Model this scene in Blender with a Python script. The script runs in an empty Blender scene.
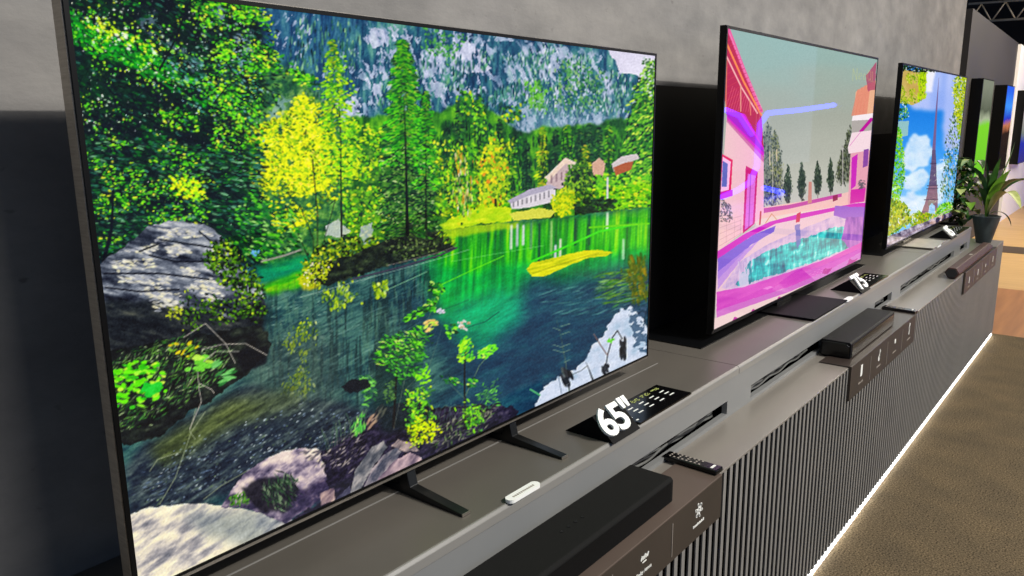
import bpy, bmesh, math, random
import numpy as np
from mathutils import Vector, Matrix

SC = bpy.context.scene
COL = SC.collection
FL = 0.9            # floor lies 0.9 below the origin used for the measurements
PI = math.pi

# ------------------------------------------------------------------ camera
CAM = dict(f=775.967, C=(-0.42612, -1.02212, 0.63711), yaw=0.681491, pitch=-0.209338, roll=-0.008804)
def cam_axes():
    y, p, r = CAM['yaw'], CAM['pitch'], CAM['roll']
    d = np.array([math.cos(p)*math.cos(y), math.cos(p)*math.sin(y), math.sin(p)])
    right = np.cross(d, [0, 0, 1.0]); right /= np.linalg.norm(right)
    up = np.cross(right, d)
    return right*math.cos(r)+up*math.sin(r), -right*math.sin(r)+up*math.cos(r), d
def project(P):
    r, u, d = cam_axes(); v = np.asarray(P, float)-np.array(CAM['C'])
    z = v@d
    return np.stack([512+CAM['f']*(v@r)/z, 288-CAM['f']*(v@u)/z], -1)
cd = bpy.data.cameras.new('camera'); cam = bpy.data.objects.new('camera', cd); COL.objects.link(cam)
_r, _u, _d = cam_axes()
M = Matrix(((_r[0], _u[0], -_d[0]), (_r[1], _u[1], -_d[1]), (_r[2], _u[2], -_d[2])))
cam.matrix_world = Matrix.Translation((CAM['C'][0], CAM['C'][1], CAM['C'][2]+FL)) @ M.to_4x4()
cd.sensor_width = 36.0; cd.lens = CAM['f']*36.0/1024.0; cd.clip_start = 0.02; cd.clip_end = 200
SC.camera = cam

# ------------------------------------------------------------------ materials
def lin(c):
    c = np.asarray(c, float)/255.0
    return np.where(c <= 0.04045, c/12.92, ((c+0.055)/1.055)**2.4)
def rgb(c):
    v = lin(c); return (float(v[0]), float(v[1]), float(v[2]), 1.0)
def mat(name, c1, c2=None, scale=8.0, rough=0.5, metal=0.0, bump=0.0, coat=0.0, spec=0.5, detail=4.0, stretch=(1, 1, 1), rough2=None, bscale=None):
    m = bpy.data.materials.new(name); m.use_nodes = True
    nt = m.node_tree; N = nt.nodes; L = nt.links
    b = N['Principled BSDF']
    b.inputs['Roughness'].default_value = rough
    b.inputs['Metallic'].default_value = metal
    b.inputs['Coat Weight'].default_value = coat
    b.inputs['Coat Roughness'].default_value = 0.1
    b.inputs['Specular IOR Level'].default_value = spec
    c2 = c2 or tuple(min(255, x*1.06+1) for x in c1)
    tc = N.new('ShaderNodeTexCoord'); mp = N.new('ShaderNodeMapping'); mp.inputs['Scale'].default_value = stretch
    L.new(tc.outputs['Object'], mp.inputs['Vector'])
    nz = N.new('ShaderNodeTexNoise'); nz.inputs['Scale'].default_value = scale; nz.inputs['Detail'].default_value = detail
    L.new(mp.outputs['Vector'], nz.inputs['Vector'])
    cr = N.new('ShaderNodeValToRGB')
    cr.color_ramp.elements[0].position = 0.3; cr.color_ramp.elements[0].color = rgb(c1)
    cr.color_ramp.elements[1].position = 0.7; cr.color_ramp.elements[1].color = rgb(c2)
    L.new(nz.outputs['Fac'], cr.inputs['Fac']); L.new(cr.outputs['Color'], b.inputs['Base Color'])
    if bump:
        n2 = N.new('ShaderNodeTexNoise'); n2.inputs['Scale'].default_value = bscale or scale*4; n2.inputs['Detail'].default_value = 3
        L.new(mp.outputs['Vector'], n2.inputs['Vector'])
        bp = N.new('ShaderNodeBump'); bp.inputs['Strength'].default_value = bump; bp.inputs['Distance'].default_value = 0.01
        L.new(n2.outputs['Fac'], bp.inputs['Height']); L.new(bp.outputs['Normal'], b.inputs['Normal'])
    return m
def emis(name, c, strength):
    m = bpy.data.materials.new(name); m.use_nodes = True
    b = m.node_tree.nodes['Principled BSDF']
    b.inputs['Base Color'].default_value = rgb(c)
    b.inputs['Emission Color'].default_value = rgb(c); b.inputs['Emission Strength'].default_value = strength
    return m
def concrete(name):
    m = bpy.data.materials.new(name); m.use_nodes = True
    nt = m.node_tree; N = nt.nodes; L = nt.links; b = N['Principled BSDF']
    b.inputs['Roughness'].default_value = 0.85; b.inputs['Specular IOR Level'].default_value = 0.25
    tc = N.new('ShaderNodeTexCoord')
    def noise(scale, detail, lo, hi, stretch=(1, 1, 1)):
        mp = N.new('ShaderNodeMapping'); mp.inputs['Scale'].default_value = stretch
        L.new(tc.outputs['Object'], mp.inputs['Vector'])
        n = N.new('ShaderNodeTexNoise'); n.inputs['Scale'].default_value = scale; n.inputs['Detail'].default_value = detail; n.inputs['Roughness'].default_value = 0.6
        L.new(mp.outputs['Vector'], n.inputs['Vector'])
        r = N.new('ShaderNodeMapRange'); r.inputs['From Min'].default_value = lo; r.inputs['From Max'].default_value = hi
        L.new(n.outputs['Fac'], r.inputs['Value']); return r.outputs['Result']
    a = noise(2.2, 6, 0.3, 0.7); c = noise(9, 9, 0.28, 0.74, (0.55, 1, 1)); p = noise(30, 3, 0.66, 0.74, (0.6, 1, 1))
    mx = N.new('ShaderNodeMix'); mx.data_type = 'RGBA'; mx.inputs[6].default_value = rgb((120, 118, 115)); mx.inputs[7].default_value = rgb((147, 144, 140))
    L.new(a, mx.inputs[0])
    m2 = N.new('ShaderNodeMix'); m2.data_type = 'RGBA'; m2.blend_type = 'MULTIPLY'; m2.inputs[0].default_value = 1.0
    cr = N.new('ShaderNodeValToRGB'); cr.color_ramp.elements[0].color = (0.72, 0.72, 0.73, 1); cr.color_ramp.elements[1].color = (1.08, 1.07, 1.05, 1)
    L.new(c, cr.inputs['Fac']); L.new(mx.outputs[2], m2.inputs[6]); L.new(cr.outputs['Color'], m2.inputs[7])
    m3 = N.new('ShaderNodeMix'); m3.data_type = 'RGBA'; m3.inputs[7].default_value = rgb((88, 84, 80))
    ml = N.new('ShaderNodeMath'); ml.operation = 'MULTIPLY'; ml.inputs[1].default_value = 0.6
    L.new(p, ml.inputs[0]); L.new(ml.outputs[0], m3.inputs[0]); L.new(m2.outputs[2], m3.inputs[6])
    L.new(m3.outputs[2], b.inputs['Base Color'])
    bp = N.new('ShaderNodeBump'); bp.inputs['Strength'].default_value = 0.25; bp.inputs['Distance'].default_value = 0.01
    L.new(c, bp.inputs['Height']); L.new(bp.outputs['Normal'], b.inputs['Normal'])
    return m

MT = dict(
    concrete=concrete('grey concrete'),
    deck=mat('dark taupe laminate', (88, 84, 77), (96, 91, 84), 3, rough=0.38, spec=0.25),
    face=mat('mid grey laminate', (122, 123, 122), (130, 130, 128), 3, rough=0.38),
    lip=mat('pale edge laminate', (128, 126, 121), (136, 133, 128), 3, rough=0.3),
    counter=mat('warm grey laminate', (122, 117, 109), (130, 124, 116), 3, rough=0.33, spec=0.5),
    slat=mat('grey slat lacquer', (124, 122, 118), (134, 131, 126), 5, rough=0.45),
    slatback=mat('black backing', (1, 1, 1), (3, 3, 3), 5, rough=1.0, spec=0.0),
    tray=mat('brown display tray', (84, 72, 64), (92, 79, 70), 4, rough=0.5),
    black=mat('matt black', (7, 7, 8), (10, 10, 11), 6, rough=0.6, spec=0.12),
    gloss=mat('gloss black', (4, 4, 5), (7, 7, 8), 6, rough=0.22),
    bezel=mat('bezel black', (5, 5, 6), (8, 8, 8), 20, rough=0.4, spec=0.2),
    gunmetal=mat('brushed gunmetal', (150, 143, 132), (172, 164, 152), 30, rough=0.38, metal=0.85, stretch=(1, 1, 12)),
    foot=mat('dark metal foot', (24, 25, 25), (34, 35, 35), 20, rough=0.35, metal=0.3),
    back=mat('black plastic back', (14, 14, 15), (18, 18, 19), 40, rough=0.7),
    sbar=mat('charcoal mesh fabric', (20, 20, 19), (26, 26, 25), 500, rough=0.8, spec=0.12, bump=0.2),
    sbar2=mat('black mesh grille', (16, 16, 17), (22, 22, 23), 500, rough=0.5, spec=0.2, bump=0.2),
    sbarf=mat('soundbar front grille', (10, 10, 10), (14, 14, 13), 500, rough=0.7, spec=0.12, bump=0.2),
    sbrown=mat('red brown cloth', (54, 26, 18), (70, 36, 26), 300, rough=0.5, bump=0.2),
    white=mat('white acrylic', (236, 236, 230), (246, 246, 242), 10, rough=0.4),
    ink=mat('white print', (226, 226, 218), (236, 236, 230), 10, rough=0.6),
    inkdim=mat('grey print', (150, 142, 132), (160, 150, 140), 10, rough=0.6),
    inklime=mat('lime print', (176, 186, 100), (188, 198, 112), 10, rough=0.6),
    cable=mat('grey cable', (78, 78, 75), (104, 104, 100), 30, rough=0.5),
    mat=mat('black display mat', (7, 8, 10), (11, 12, 14), 8, rough=0.3),
    pot=mat('dark slate ceramic', (48, 58, 62), (66, 76, 78), 14, rough=0.5, bump=0.1),
    soil=mat('dark soil', (30, 24, 18), (60, 50, 38), 90, rough=0.95, bump=0.6),
    leafd=mat('dark green leaf', (20, 48, 16), (52, 92, 30), 9, rough=0.4),
    leafb=mat('bright green leaf', (74, 120, 30), (116, 156, 46), 9, rough=0.4),
    leafp=mat('pale variegated leaf', (160, 170, 88), (200, 204, 128), 20, rough=0.45),
    stem=mat('plant stem', (58, 70, 30), (84, 92, 44), 20, rough=0.6),
    wall2=mat('dark grey painted panel', (52, 51, 51), (59, 57, 56), 1.2, rough=0.55),
    whitewall=mat('white painted wall', (240, 238, 236), (246, 244, 242), 1, rough=0.7),
    steel=mat('truss steel', (120, 114, 104), (150, 142, 130), 12, rough=0.5, metal=0.4),
    ceil=mat('dark ceiling', (24, 20, 18), (34, 28, 24), 2, rough=0.9),
    carpet=mat('taupe carpet', (56, 49, 38), (176, 157, 126), 160, rough=1.0, bump=1.0, spec=0.05, detail=6),
    wood=mat('orange brown timber floor', (150, 98, 58), (176, 120, 72), 3, rough=0.45, stretch=(0.4, 5, 1)),
    wood2=mat('honey timber floor', (196, 156, 100), (214, 176, 118), 2.5, rough=0.4, stretch=(6, 0.6, 1)),
    darkstrip=mat('dark floor band', (70, 56, 42), (82, 66, 50), 3, rough=0.5),
    led=emis('white led strip', (252, 253, 255), 8.0),
)
def gloss_noise_carpet():
    m = MT['carpet']; nt = m.node_tree; N = nt.nodes; L = nt.links; b = N['Principled BSDF']
    ramp = b.inputs['Base Color'].links[0].from_node
    tc = N.new('ShaderNodeTexCoord'); n = N.new('ShaderNodeTexNoise'); n.inputs['Scale'].default_value = 5; n.inputs['Detail'].default_value = 5
    L.new(tc.outputs['Object'], n.inputs['Vector'])
    cr = N.new('ShaderNodeValToRGB'); cr.color_ramp.elements[0].position = 0.3; cr.color_ramp.elements[0].color = (0.80, 0.80, 0.82, 1)
    cr.color_ramp.elements[1].position = 0.7; cr.color_ramp.elements[1].color = (1.1, 1.06, 1.0, 1)
    L.new(n.outputs['Fac'], cr.inputs['Fac'])
    mx = N.new('ShaderNodeMix'); mx.data_type = 'RGBA'; mx.blend_type = 'MULTIPLY'; mx.inputs[0].default_value = 1
    L.new(ramp.outputs['Color'], mx.inputs[6]); L.new(cr.outputs['Color'], mx.inputs[7]); L.new(mx.outputs[2], b.inputs['Base Color'])
gloss_noise_carpet()

# ------------------------------------------------------------------ mesh helpers (all coordinates absolute, z=0 at the reference level)
class MB:
    def __init__(s): s.v = []; s.f = []
    def box(s, x0, x1, y0, y1, z0, z1):
        n = len(s.v)
        s.v += [(x, y, z) for z in (z0, z1) for (x, y) in ((x0, y0), (x1, y0), (x1, y1), (x0, y1))]
        s.f += [tuple(n+i for i in q) for q in ((3, 2, 1, 0), (4, 5, 6, 7), (0, 1, 5, 4), (1, 2, 6, 5), (2, 3, 7, 6), (3, 0, 4, 7))]
        return s
    def prism(s, pts, axis, a, b):
        """pts: 2-D outline in the two remaining axes, extruded along axis from a to b"""
        n = len(s.v); k = len(pts)
        def mk(p, t):
            return {'x': (t, p[0], p[1]), 'y': (p[0], t, p[1]), 'z': (p[0], p[1], t)}[axis]
        s.v += [mk(p, a) for p in pts]+[mk(p, b) for p in pts]
        s.f.append(tuple(range(n, n+k))); s.f.append(tuple(range(n+2*k-1, n+k-1, -1)))
        for i in range(k):
            j = (i+1) % k; s.f.append((n+j, n+i, n+k+i, n+k+j))
        return s
    def tube(s, pts, r, seg=8, cap=True):
        pts = [Vector(p) for p in pts]; rr = r if isinstance(r, (list, tuple)) else [r]*len(pts)
        n0 = len(s.v); up = Vector((0, 0, 1))
        for i, p in enumerate(pts):
            t = (pts[min(i+1, len(pts)-1)]-pts[max(i-1, 0)]).normalized()
            a = t.cross(up)
            if a.length < 1e-3: a = t.cross(Vector((1, 0, 0)))
            a.normalize(); b = t.cross(a)
            for k in range(seg):
                w = 2*PI*k/seg
                q = p+a*math.cos(w)*rr[i]+b*math.sin(w)*rr[i]; s.v.append(tuple(q))
        for i in range(len(pts)-1):
            for k in range(seg):
                k2 = (k+1) % seg; A = n0+i*seg; s.f.append((A+k, A+k2, A+seg+k2, A+seg+k))
        if cap:
            s.f.append(tuple(n0+k for k in range(seg-1, -1, -1))); A = n0+(len(pts)-1)*seg; s.f.append(tuple(A+k for k in range(seg)))
        return s
    def lathe(s, prof, cx, cy, seg=28, wob=0):
        n0 = len(s.v)
        for (r, z) in prof:
            for k in range(seg):
                w = 2*PI*k/seg; s.v.append((cx+r*math.cos(w), cy+r*math.sin(w), z))
        for i in range(len(prof)-1):
            for k in range(seg):
                k2 = (k+1) % seg; A = n0+i*seg; s.f.append((A+k, A+k2, A+seg+k2, A+seg+k))
        s.f.append(tuple(n0+k for k in range(seg-1, -1, -1))); A = n0+(len(prof)-1)*seg; s.f.append(tuple(A+k for k in range(seg)))
        return s
    def raw(s, v, f):
        n = len(s.v); s.v += [tuple(q) for q in v]; s.f += [tuple(n+i for i in q) for q in f]; return s

def root_of(o):
    v = Vector((0, 0, 0))
    while o is not None: v += o.location; o = o.parent
    return v
def build(name, mb, m, parent=None, bevel=0.0, smooth=False, seg=2, loc=None):
    me = bpy.data.meshes.new(name)
    if parent is not None: off = root_of(parent)
    elif loc is not None: off = Vector((loc[0], loc[1], loc[2]+FL))
    else: off = Vector((0, 0, 0))
    me.from_pydata([(v[0]-off.x, v[1]-off.y, v[2]+FL-off.z) for v in mb.v], [], mb.f)
    me.materials.append(m)
    bm = bmesh.new(); bm.from_mesh(me); bmesh.ops.recalc_face_normals(bm, faces=bm.faces)
    bm.to_mesh(me); bm.free()
    if smooth: me.polygons.foreach_set('use_smooth', [True]*len(me.polygons))
    o = bpy.data.objects.new(name, me); COL.objects.link(o)
    if parent is not None: o.parent = parent
    elif loc is not None: o.location = off
    if bevel:
        b = o.modifiers.new('bevel', 'BEVEL'); b.width = bevel; b.segments = seg; b.limit_method = 'ANGLE'
        if not smooth: b.harden_normals = False
    return o
def tag(o, label, cat, group=None, kind=None):
    o['label'] = label; o['category'] = cat
    if group: o['group'] = group
    if kind: o['kind'] = kind
    return o
def thing(name, loc, label, cat, group=None):
    o = bpy.data.objects.new(name, None); COL.objects.link(o); o.empty_display_size = 0.05
    o.location = (loc[0], loc[1], loc[2]+FL)
    return tag(o, label, cat, group)
def struct(name, mb, m, **k):
    o = build(name, mb, m, **k); o['kind'] = 'structure'; return o
def text_mesh(txt, size, extrude=0.0, offset=0.0, align='LEFT', spacing=1.0):
    cu = bpy.data.curves.new('t', 'FONT'); cu.body = txt; cu.size = size; cu.extrude = extrude; cu.offset = offset
    cu.align_x = align; cu.resolution_u = 4; cu.space_character = spacing
    ob = bpy.data.objects.new('t', cu); COL.objects.link(ob)
    bpy.context.view_layer.update()
    me = bpy.data.meshes.new_from_object(ob.evaluated_get(bpy.context.evaluated_depsgraph_get()))
    V = [tuple(v.co) for v in me.vertices]; F = [tuple(p.vertices) for p in me.polygons]
    bpy.data.objects.remove(ob); bpy.data.meshes.remove(me); bpy.data.curves.remove(cu)
    return V, F
def place_text(mb, V, F, origin, ux, uy):
    """text plane spanned by ux (reading direction) and uy (up), unit vectors"""
    ux = Vector(ux).normalized(); uy = Vector(uy).normalized(); un = ux.cross(uy); o = Vector(origin)
    return mb.raw([o+ux*v[0]+uy*v[1]+un*v[2] for v in V], F)
WY = 0.235          # wall plane
DZ = -0.065         # deck top
CZ = -0.205         # counter top
FY = -0.305         # slat front
# ------------------------------------------------------------------ setting
struct('floor', MB().box(-4, 6.05, -9, 1.2, -FL-0.05, -FL), MT['carpet'])
struct('floor_timber', MB().box(6.05, 7.9, -9, 1.2, -FL-0.05, -FL), MT['wood'])
struct('floor_pale_timber', MB().box(7.9, 30, -9, 6, -FL-0.05, -FL), MT['wood2'])
struct('floor_band', MB().box(10.2, 10.75, -9, 0.64, -FL, -FL+0.004), MT['darkstrip'])
struct('wall_back', MB().box(-4, 6.84, WY, WY+0.12, -FL, 3.6), MT['concrete'])
struct('void_backing', MB().box(6.6, 10.5, WY+1.2, WY+1.3, -FL, 3.6), MT['black'])  # added black sheet standing in for the dark void past the wall end
w2 = MB().prism([(9.62, -FL), (13.42, -FL), (13.42, 1.715), (9.62, 1.812)], 'y', 0.65, 0.80)
struct('wall_far', w2, MT['wall2'])
struct('wall_right', MB().prism([(13.42, -FL), (19, -FL), (19, 1.56), (13.42, 1.70)], 'y', 0.61, 0.78), MT['whitewall'])
struct('wall_end', MB().box(30, 30.2, -9, 6, -FL, 4.5), MT['ceil'])
struct('ceiling', MB().box(-4, 30, -9, 6, 4.2, 4.3), MT['ceil'])

# roof truss high above the far panels
tr = thing('roof_truss', (15, 0, 2.2), 'grey steel lattice truss hanging under the dark ceiling', 'truss')
for nm, z in (('top_chord', 2.50), ('bottom_chord', 2.21)):
    build(nm, MB().tube([(15, 1.62, z+0.02), (15, -3.5, z-0.08)], 0.02, 8), MT['steel'], tr, smooth=True)
ys = [1.6-0.17*i for i in range(30)]
for i in range(len(ys)-1):
    za = 2.50 if i % 2 else 2.21; zb = 2.21 if i % 2 else 2.50
    build('lattice_bar', MB().tube([(15, ys[i], za), (15, ys[i+1], zb)], 0.013, 6), MT['steel'], tr, smooth=True)

# ------------------------------------------------------------------ display counter
ct = thing('display_counter', (2.8, 0, -FL), 'long dark grey display counter with raised rear deck and slatted front', 'counter')
XA, XB, XE = -1.0, 5.50, 5.98
dk = MB(); sx = [XA, 1.683, 4.165, XB]
for a, b in zip(sx[:-1], sx[1:]): dk.box(a+0.0012, b-0.0012, -0.1588, WY-0.001, DZ-0.022, DZ)
dko = build('deck', dk, MT['deck'], ct, bevel=0.001)
lp = MB(); q = [(-0.1675, DZ-0.024), (-0.1675, DZ-0.006), (-0.1630, DZ-0.0002), (-0.1590, DZ-0.0002), (-0.1590, DZ-0.024)]
for a, b in zip(sx[:-1], sx[1:]): lp.prism(q, 'x', a+0.0012, b-0.0012)
build('front_lip', lp, MT['lip'], ct, bevel=0.001)
build('slot_shade', MB().box(XA, XB-0.015, -0.1495, -0.1, CZ+0.0003, CZ+0.002).box(XA, XB-0.015, -0.1, -0.097, CZ+0.0003, DZ-0.023), MT['slatback'], ct)  # added black surfaces that put the slots' inner shade into the colour
build('channel_line', MB().box(-0.6, 1.56, 0.0335, 0.0365, DZ, DZ+0.0012), MT['slat'], ct)
up = MB()
slots = [(0.35, 1.612), (1.785, 2.47), (3.17, 3.462), (3.63, 4.96), (5.16, 5.40)]
up.box(XA, XB, -0.166, -0.150, -0.153, DZ-0.022)
up.box(XA, XB, -0.166, -0.150, CZ, CZ+0.012)
prev = XA
for a, b in slots:
    up.box(prev, a, -0.166, -0.150, CZ+0.012, -0.153); prev = b
up.box(prev, XB, -0.166, -0.150, CZ+0.012, -0.153)
up.box(XB-0.014, XB, -0.150, WY-0.001, CZ, DZ-0.022)
build('upstand', up, MT['face'], ct)
build('countertop', MB().box(XA, XE, FY+0.0005, WY-0.001, CZ-0.007, CZ), MT['counter'], ct, bevel=0.0015)
build('carcass', MB().box(XA, XE-0.004, FY+0.004, WY-0.001, -FL+0.03, CZ-0.007), MT['slatback'], ct)
sl = MB(); x = XA+0.004
while x < XE-0.018:
    sl.box(x, x+0.0158, FY, FY+0.0045, -FL+0.030, CZ-0.007); x += 0.0362
so = build('slat_front', sl, MT['slat'], ct)
es = MB(); y = FY+0.04
while y < WY-0.03:
    es.box(XE-0.004, XE+0.012, y, y+0.0175, -FL+0.022, CZ-0.03); y += 0.0362
build('slat_end', es, MT['slat'], ct)
build('plinth', MB().box(XA, XE-0.05, FY+0.035, WY-0.001, -FL, -FL+0.03), MT['slatback'], ct)
build('led_strip', MB().box(XA, XE-0.01, FY+0.003, FY+0.03, -FL+0.006, -FL+0.016), MT['led'], ct)

# black mats under the second and third television
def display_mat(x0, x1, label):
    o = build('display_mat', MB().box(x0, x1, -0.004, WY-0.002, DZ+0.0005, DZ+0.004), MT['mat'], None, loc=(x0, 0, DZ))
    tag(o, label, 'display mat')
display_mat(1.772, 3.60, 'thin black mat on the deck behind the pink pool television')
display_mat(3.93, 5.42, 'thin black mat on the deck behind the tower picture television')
def shade_panel(x0, x1, z1, label):  # added black sheet, darkens the wall where the television's shadow falls
    o = build('shadow_panel', MB().box(x0, x1, WY-0.008, WY-0.0005, DZ+0.005, z1), MT['black'], None, loc=(x0, 0, DZ))
    tag(o, label, 'shadow panel')
shade_panel(1.79, 3.62, 0.752, 'added black panel deepening the shadow on the concrete wall behind the pink pool television')
shade_panel(3.95, 5.40, 0.555, 'added black panel deepening the shadow on the concrete wall behind the tower picture television')

# ------------------------------------------------------------------ fascia trays on the counter
def text_on(par, name, txt, size, org, m, off=0.0, ux=(1, 0, 0), uy=(0, 0, 1), ext=0.0004, label=None, align='CENTER', spacing=1.0):
    V, F = text_mesh(txt, size, ext, off, align, spacing)
    o = build(name, place_text(MB(), V, F, org, ux, uy), m, par)
    if label: o['label'] = label
    return o
def icon(par, kind, cx, cz, y, s=1.25):
    mb = MB()
    def disc(x, z, r, n=14): mb.prism([(x+r*math.cos(2*PI*i/n), z+r*math.sin(2*PI*i/n)) for i in range(n)], 'y', y-0.0012, y)
    def bar(x0, z0, x1, z1, w):
        d = Vector((x1-x0, z1-z0)); n = Vector((-d.y, d.x)).normalized()*w/2
        mb.prism([(x0+n.x, z0+n.y), (x1+n.x, z1+n.y), (x1-n.x, z1-n.y), (x0-n.x, z0-n.y)], 'y', y-0.0012, y)
    if kind == 'swirl':
        for i in range(6):
            a = i*PI/3+0.3; r = 0.013*s
            bar(cx+0.2*r*math.cos(a), cz+0.2*r*math.sin(a), cx+r*math.cos(a+0.5), cz+r*math.sin(a+0.5), 0.0042*s)
            disc(cx+r*0.95*math.cos(a+0.5), cz+r*0.95*math.sin(a+0.5), 0.0030*s)
        disc(cx, cz, 0.004*s)
    elif kind == 'lettering':
        for i, h in enumerate((0.012, 0.009, 0.013, 0.009, 0.012)):
            bar(cx-0.014+i*0.0065, cz-0.003, cx-0.010+i*0.0065, cz-0.003+h*0.8, 0.0045)
        bar(cx-0.008, cz-0.010, cx+0.008, cz-0.0095, 0.0022)
    elif kind == 'phone':
        bar(cx, cz-0.021, cx, cz+0.021, 0.022)
    elif kind == 'note':
        disc(cx-0.004, cz-0.014, 0.010); bar(cx+0.004, cz-0.014, cx+0.004, cz+0.022, 0.006); bar(cx+0.004, cz+0.020, cx+0.014, cz+0.010, 0.006)
        disc(cx+0.002, cz-0.004, 0.007)
    elif kind == 'dot':
        disc(cx, cz, 0.010)
    elif kind == 'bolt':
        bar(cx+0.004, cz+0.026, cx-0.004, cz+0.002, 0.010); bar(cx+0.004, cz+0.004, cx-0.003, cz-0.024, 0.010); disc(cx, cz+0.002, 0.008)
    elif kind == 'tall':
        bar(cx, cz-0.018, cx, cz+0.018, 0.014)
    return build('printed_icon', mb, MT['ink'], par)
def dashes(par, cx, cz, y, w):
    mb = MB(); x = cx-w/2; rnd = random.Random(int(cx*1000))
    while x < cx+w/2:
        l = rnd.uniform(0.002, 0.005); mb.box(x, x+l, y-0.001, y, cz-0.0022, cz+0.0022+rnd.choice((0, 0.0016))); x += l+0.0015
    return build('printed_caption', mb, MT['inkdim'] if cx > 2 else MT['ink'], par)
def fascia_tray(x0, x1, yb, hh, label, seps, icons):
    t = thing('fascia_tray', ((x0+x1)/2, FY, CZ), label, 'display tray')
    build('tray_top', MB().box(x0, x1, FY-0.010, yb, CZ+0.0006, CZ+0.005), MT['tray'] if x0 < 1 else MT['tray_dark'], t, bevel=0.001)
    build('fascia', MB().box(x0, x1, FY-0.010, FY-0.0015, CZ-hh, CZ+0.0004), MT['fascia'], t)
    for s in seps:
        build('divider_line', MB().box(s-0.0009, s+0.0009, FY-0.0112, FY-0.010, CZ-hh+0.012, CZ-0.016), MT['inkdim'], t)
    for kind, cx, cz, cap in icons:
        icon(t, kind, cx, cz, FY-0.010)
        if cap == 'dolby': text_on(t, 'printed_caption', 'Dolby Atmos', 0.0115, (cx, FY-0.0104, cz-0.035), MT['ink'], off=0.0002)
        elif cap: dashes(t, cx, cz-cap, FY-0.010, 0.055)
    return t
MT['tray_dark'] = mat('dark umber tray', (50, 42, 38), (57, 49, 44), 4, rough=0.4)
MT['fascia'] = mat('umber fascia', (54, 47, 40), (60, 52, 45), 4, rough=0.5)
fascia_tray(-0.02, 1.25, -0.197, 0.108, 'brown tray with icon fascia under the large nearest soundbar', (0.248, 0.497, 0.746, 0.995),
            [('swirl', 1.125, -0.243, 0.034), ('lettering', 0.872, -0.243, 'dolby'), ('phone', 0.62, -0.25, 0.03), ('note', 0.372, -0.25, 0.03), ('dot', 0.12, -0.25, 0.03)])
fascia_tray(2.31, 3.27, -0.205, 0.12, 'dark umber tray with white icons under the compact black soundbar', (2.56, 2.80, 3.04),
            [('phone', 2.44, -0.245, 0.045), ('note', 2.68, -0.245, 0.045), ('dot', 2.92, -0.245, 0.045), ('bolt', 3.16, -0.245, 0.045)])
fascia_tray(4.46, 5.60, -0.215, 0.12, 'umber tray with small white icons under the red brown soundbar', (4.75, 5.03, 5.32),
            [('tall', 4.60, -0.262, 0.04), ('tall', 4.89, -0.262, 0.04), ('dot', 5.17, -0.262, 0.04), ('tall', 5.46, -0.262, 0.04)])

# ------------------------------------------------------------------ soundbars
def bar_profile(yf, yb, z0, z1, c):
    return [(yf, z0+0.004), (yf+0.004, z0), (yb-0.004, z0), (yb, z0+0.004), (yb, z1-c*0.5), (yb-c*0.5, z1), (yf+c, z1), (yf, z1-c)]
def soundbar(name, x0, x1, yf, yb, z0, z1, mbody, mfront, label, dots=True, cap=0.006):
    t = thing(name, ((x0+x1)/2, (yf+yb)/2, z0), label, 'soundbar')
    build('body', MB().prism(bar_profile(yf, yb, z0, z1, 0.006), 'x', x0, x1), mbody, t, bevel=0.004, seg=3)
    build('front_grille', MB().box(x0+0.012, x1-0.012, yf-0.0012, yf+0.002, z0+0.006, z1-0.009), mfront, t)
    if dots:
        for i, dx in enumerate((-0.036, -0.012, 0.012, 0.036)):
            xx = dots+dx
            build('touch_button', MB().lathe([(0.0035, z1+0.0001), (0.0035, z1+0.0009)], xx, (yf+yb)/2+0.004, 12), MT['gloss'], t)
    return t
TZ = CZ+0.0052
soundbar('soundbar', 0.02, 1.045, -0.288, -0.176, TZ, TZ+0.061, MT['sbar'], MT['sbarf'], 'large charcoal soundbar on the nearest brown tray', dots=0.735)
s2 = soundbar('soundbar', 2.40, 3.0, -0.285, -0.178, TZ, TZ+0.060, MT['sbar2'], MT['gloss'], 'compact black soundbar on the dark tray below the pink pool television', dots=None)
build('end_cap', MB().prism(bar_profile(-0.279, -0.184, TZ+0.004, TZ+0.055, 0.01), 'x', 2.394, 2.401), MT['gloss'], s2, bevel=0.003)
s3 = thing('soundbar', (4.75, -0.27, TZ), 'slim red brown soundbar with angular ends on the far tray', 'soundbar')
build('body', MB().prism([(-0.302, TZ), (-0.262, TZ), (-0.245, TZ+0.028), (-0.262, TZ+0.056), (-0.300, TZ+0.056), (-0.318, TZ+0.028)], 'x', 4.24, 5.36), MT['sbrown'], s3, bevel=0.003)
build('end_cap', MB().prism([(-0.298, TZ+0.006), (-0.266, TZ+0.006), (-0.251, TZ+0.028), (-0.266, TZ+0.050), (-0.296, TZ+0.050), (-0.311, TZ+0.028)], 'x', 4.232, 4.241), MT['back'], s3)
build('badge', MB().box(4.76, 4.80, -0.292, -0.276, TZ+0.056, TZ+0.0575), MT['inkdim'], s3)

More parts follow.
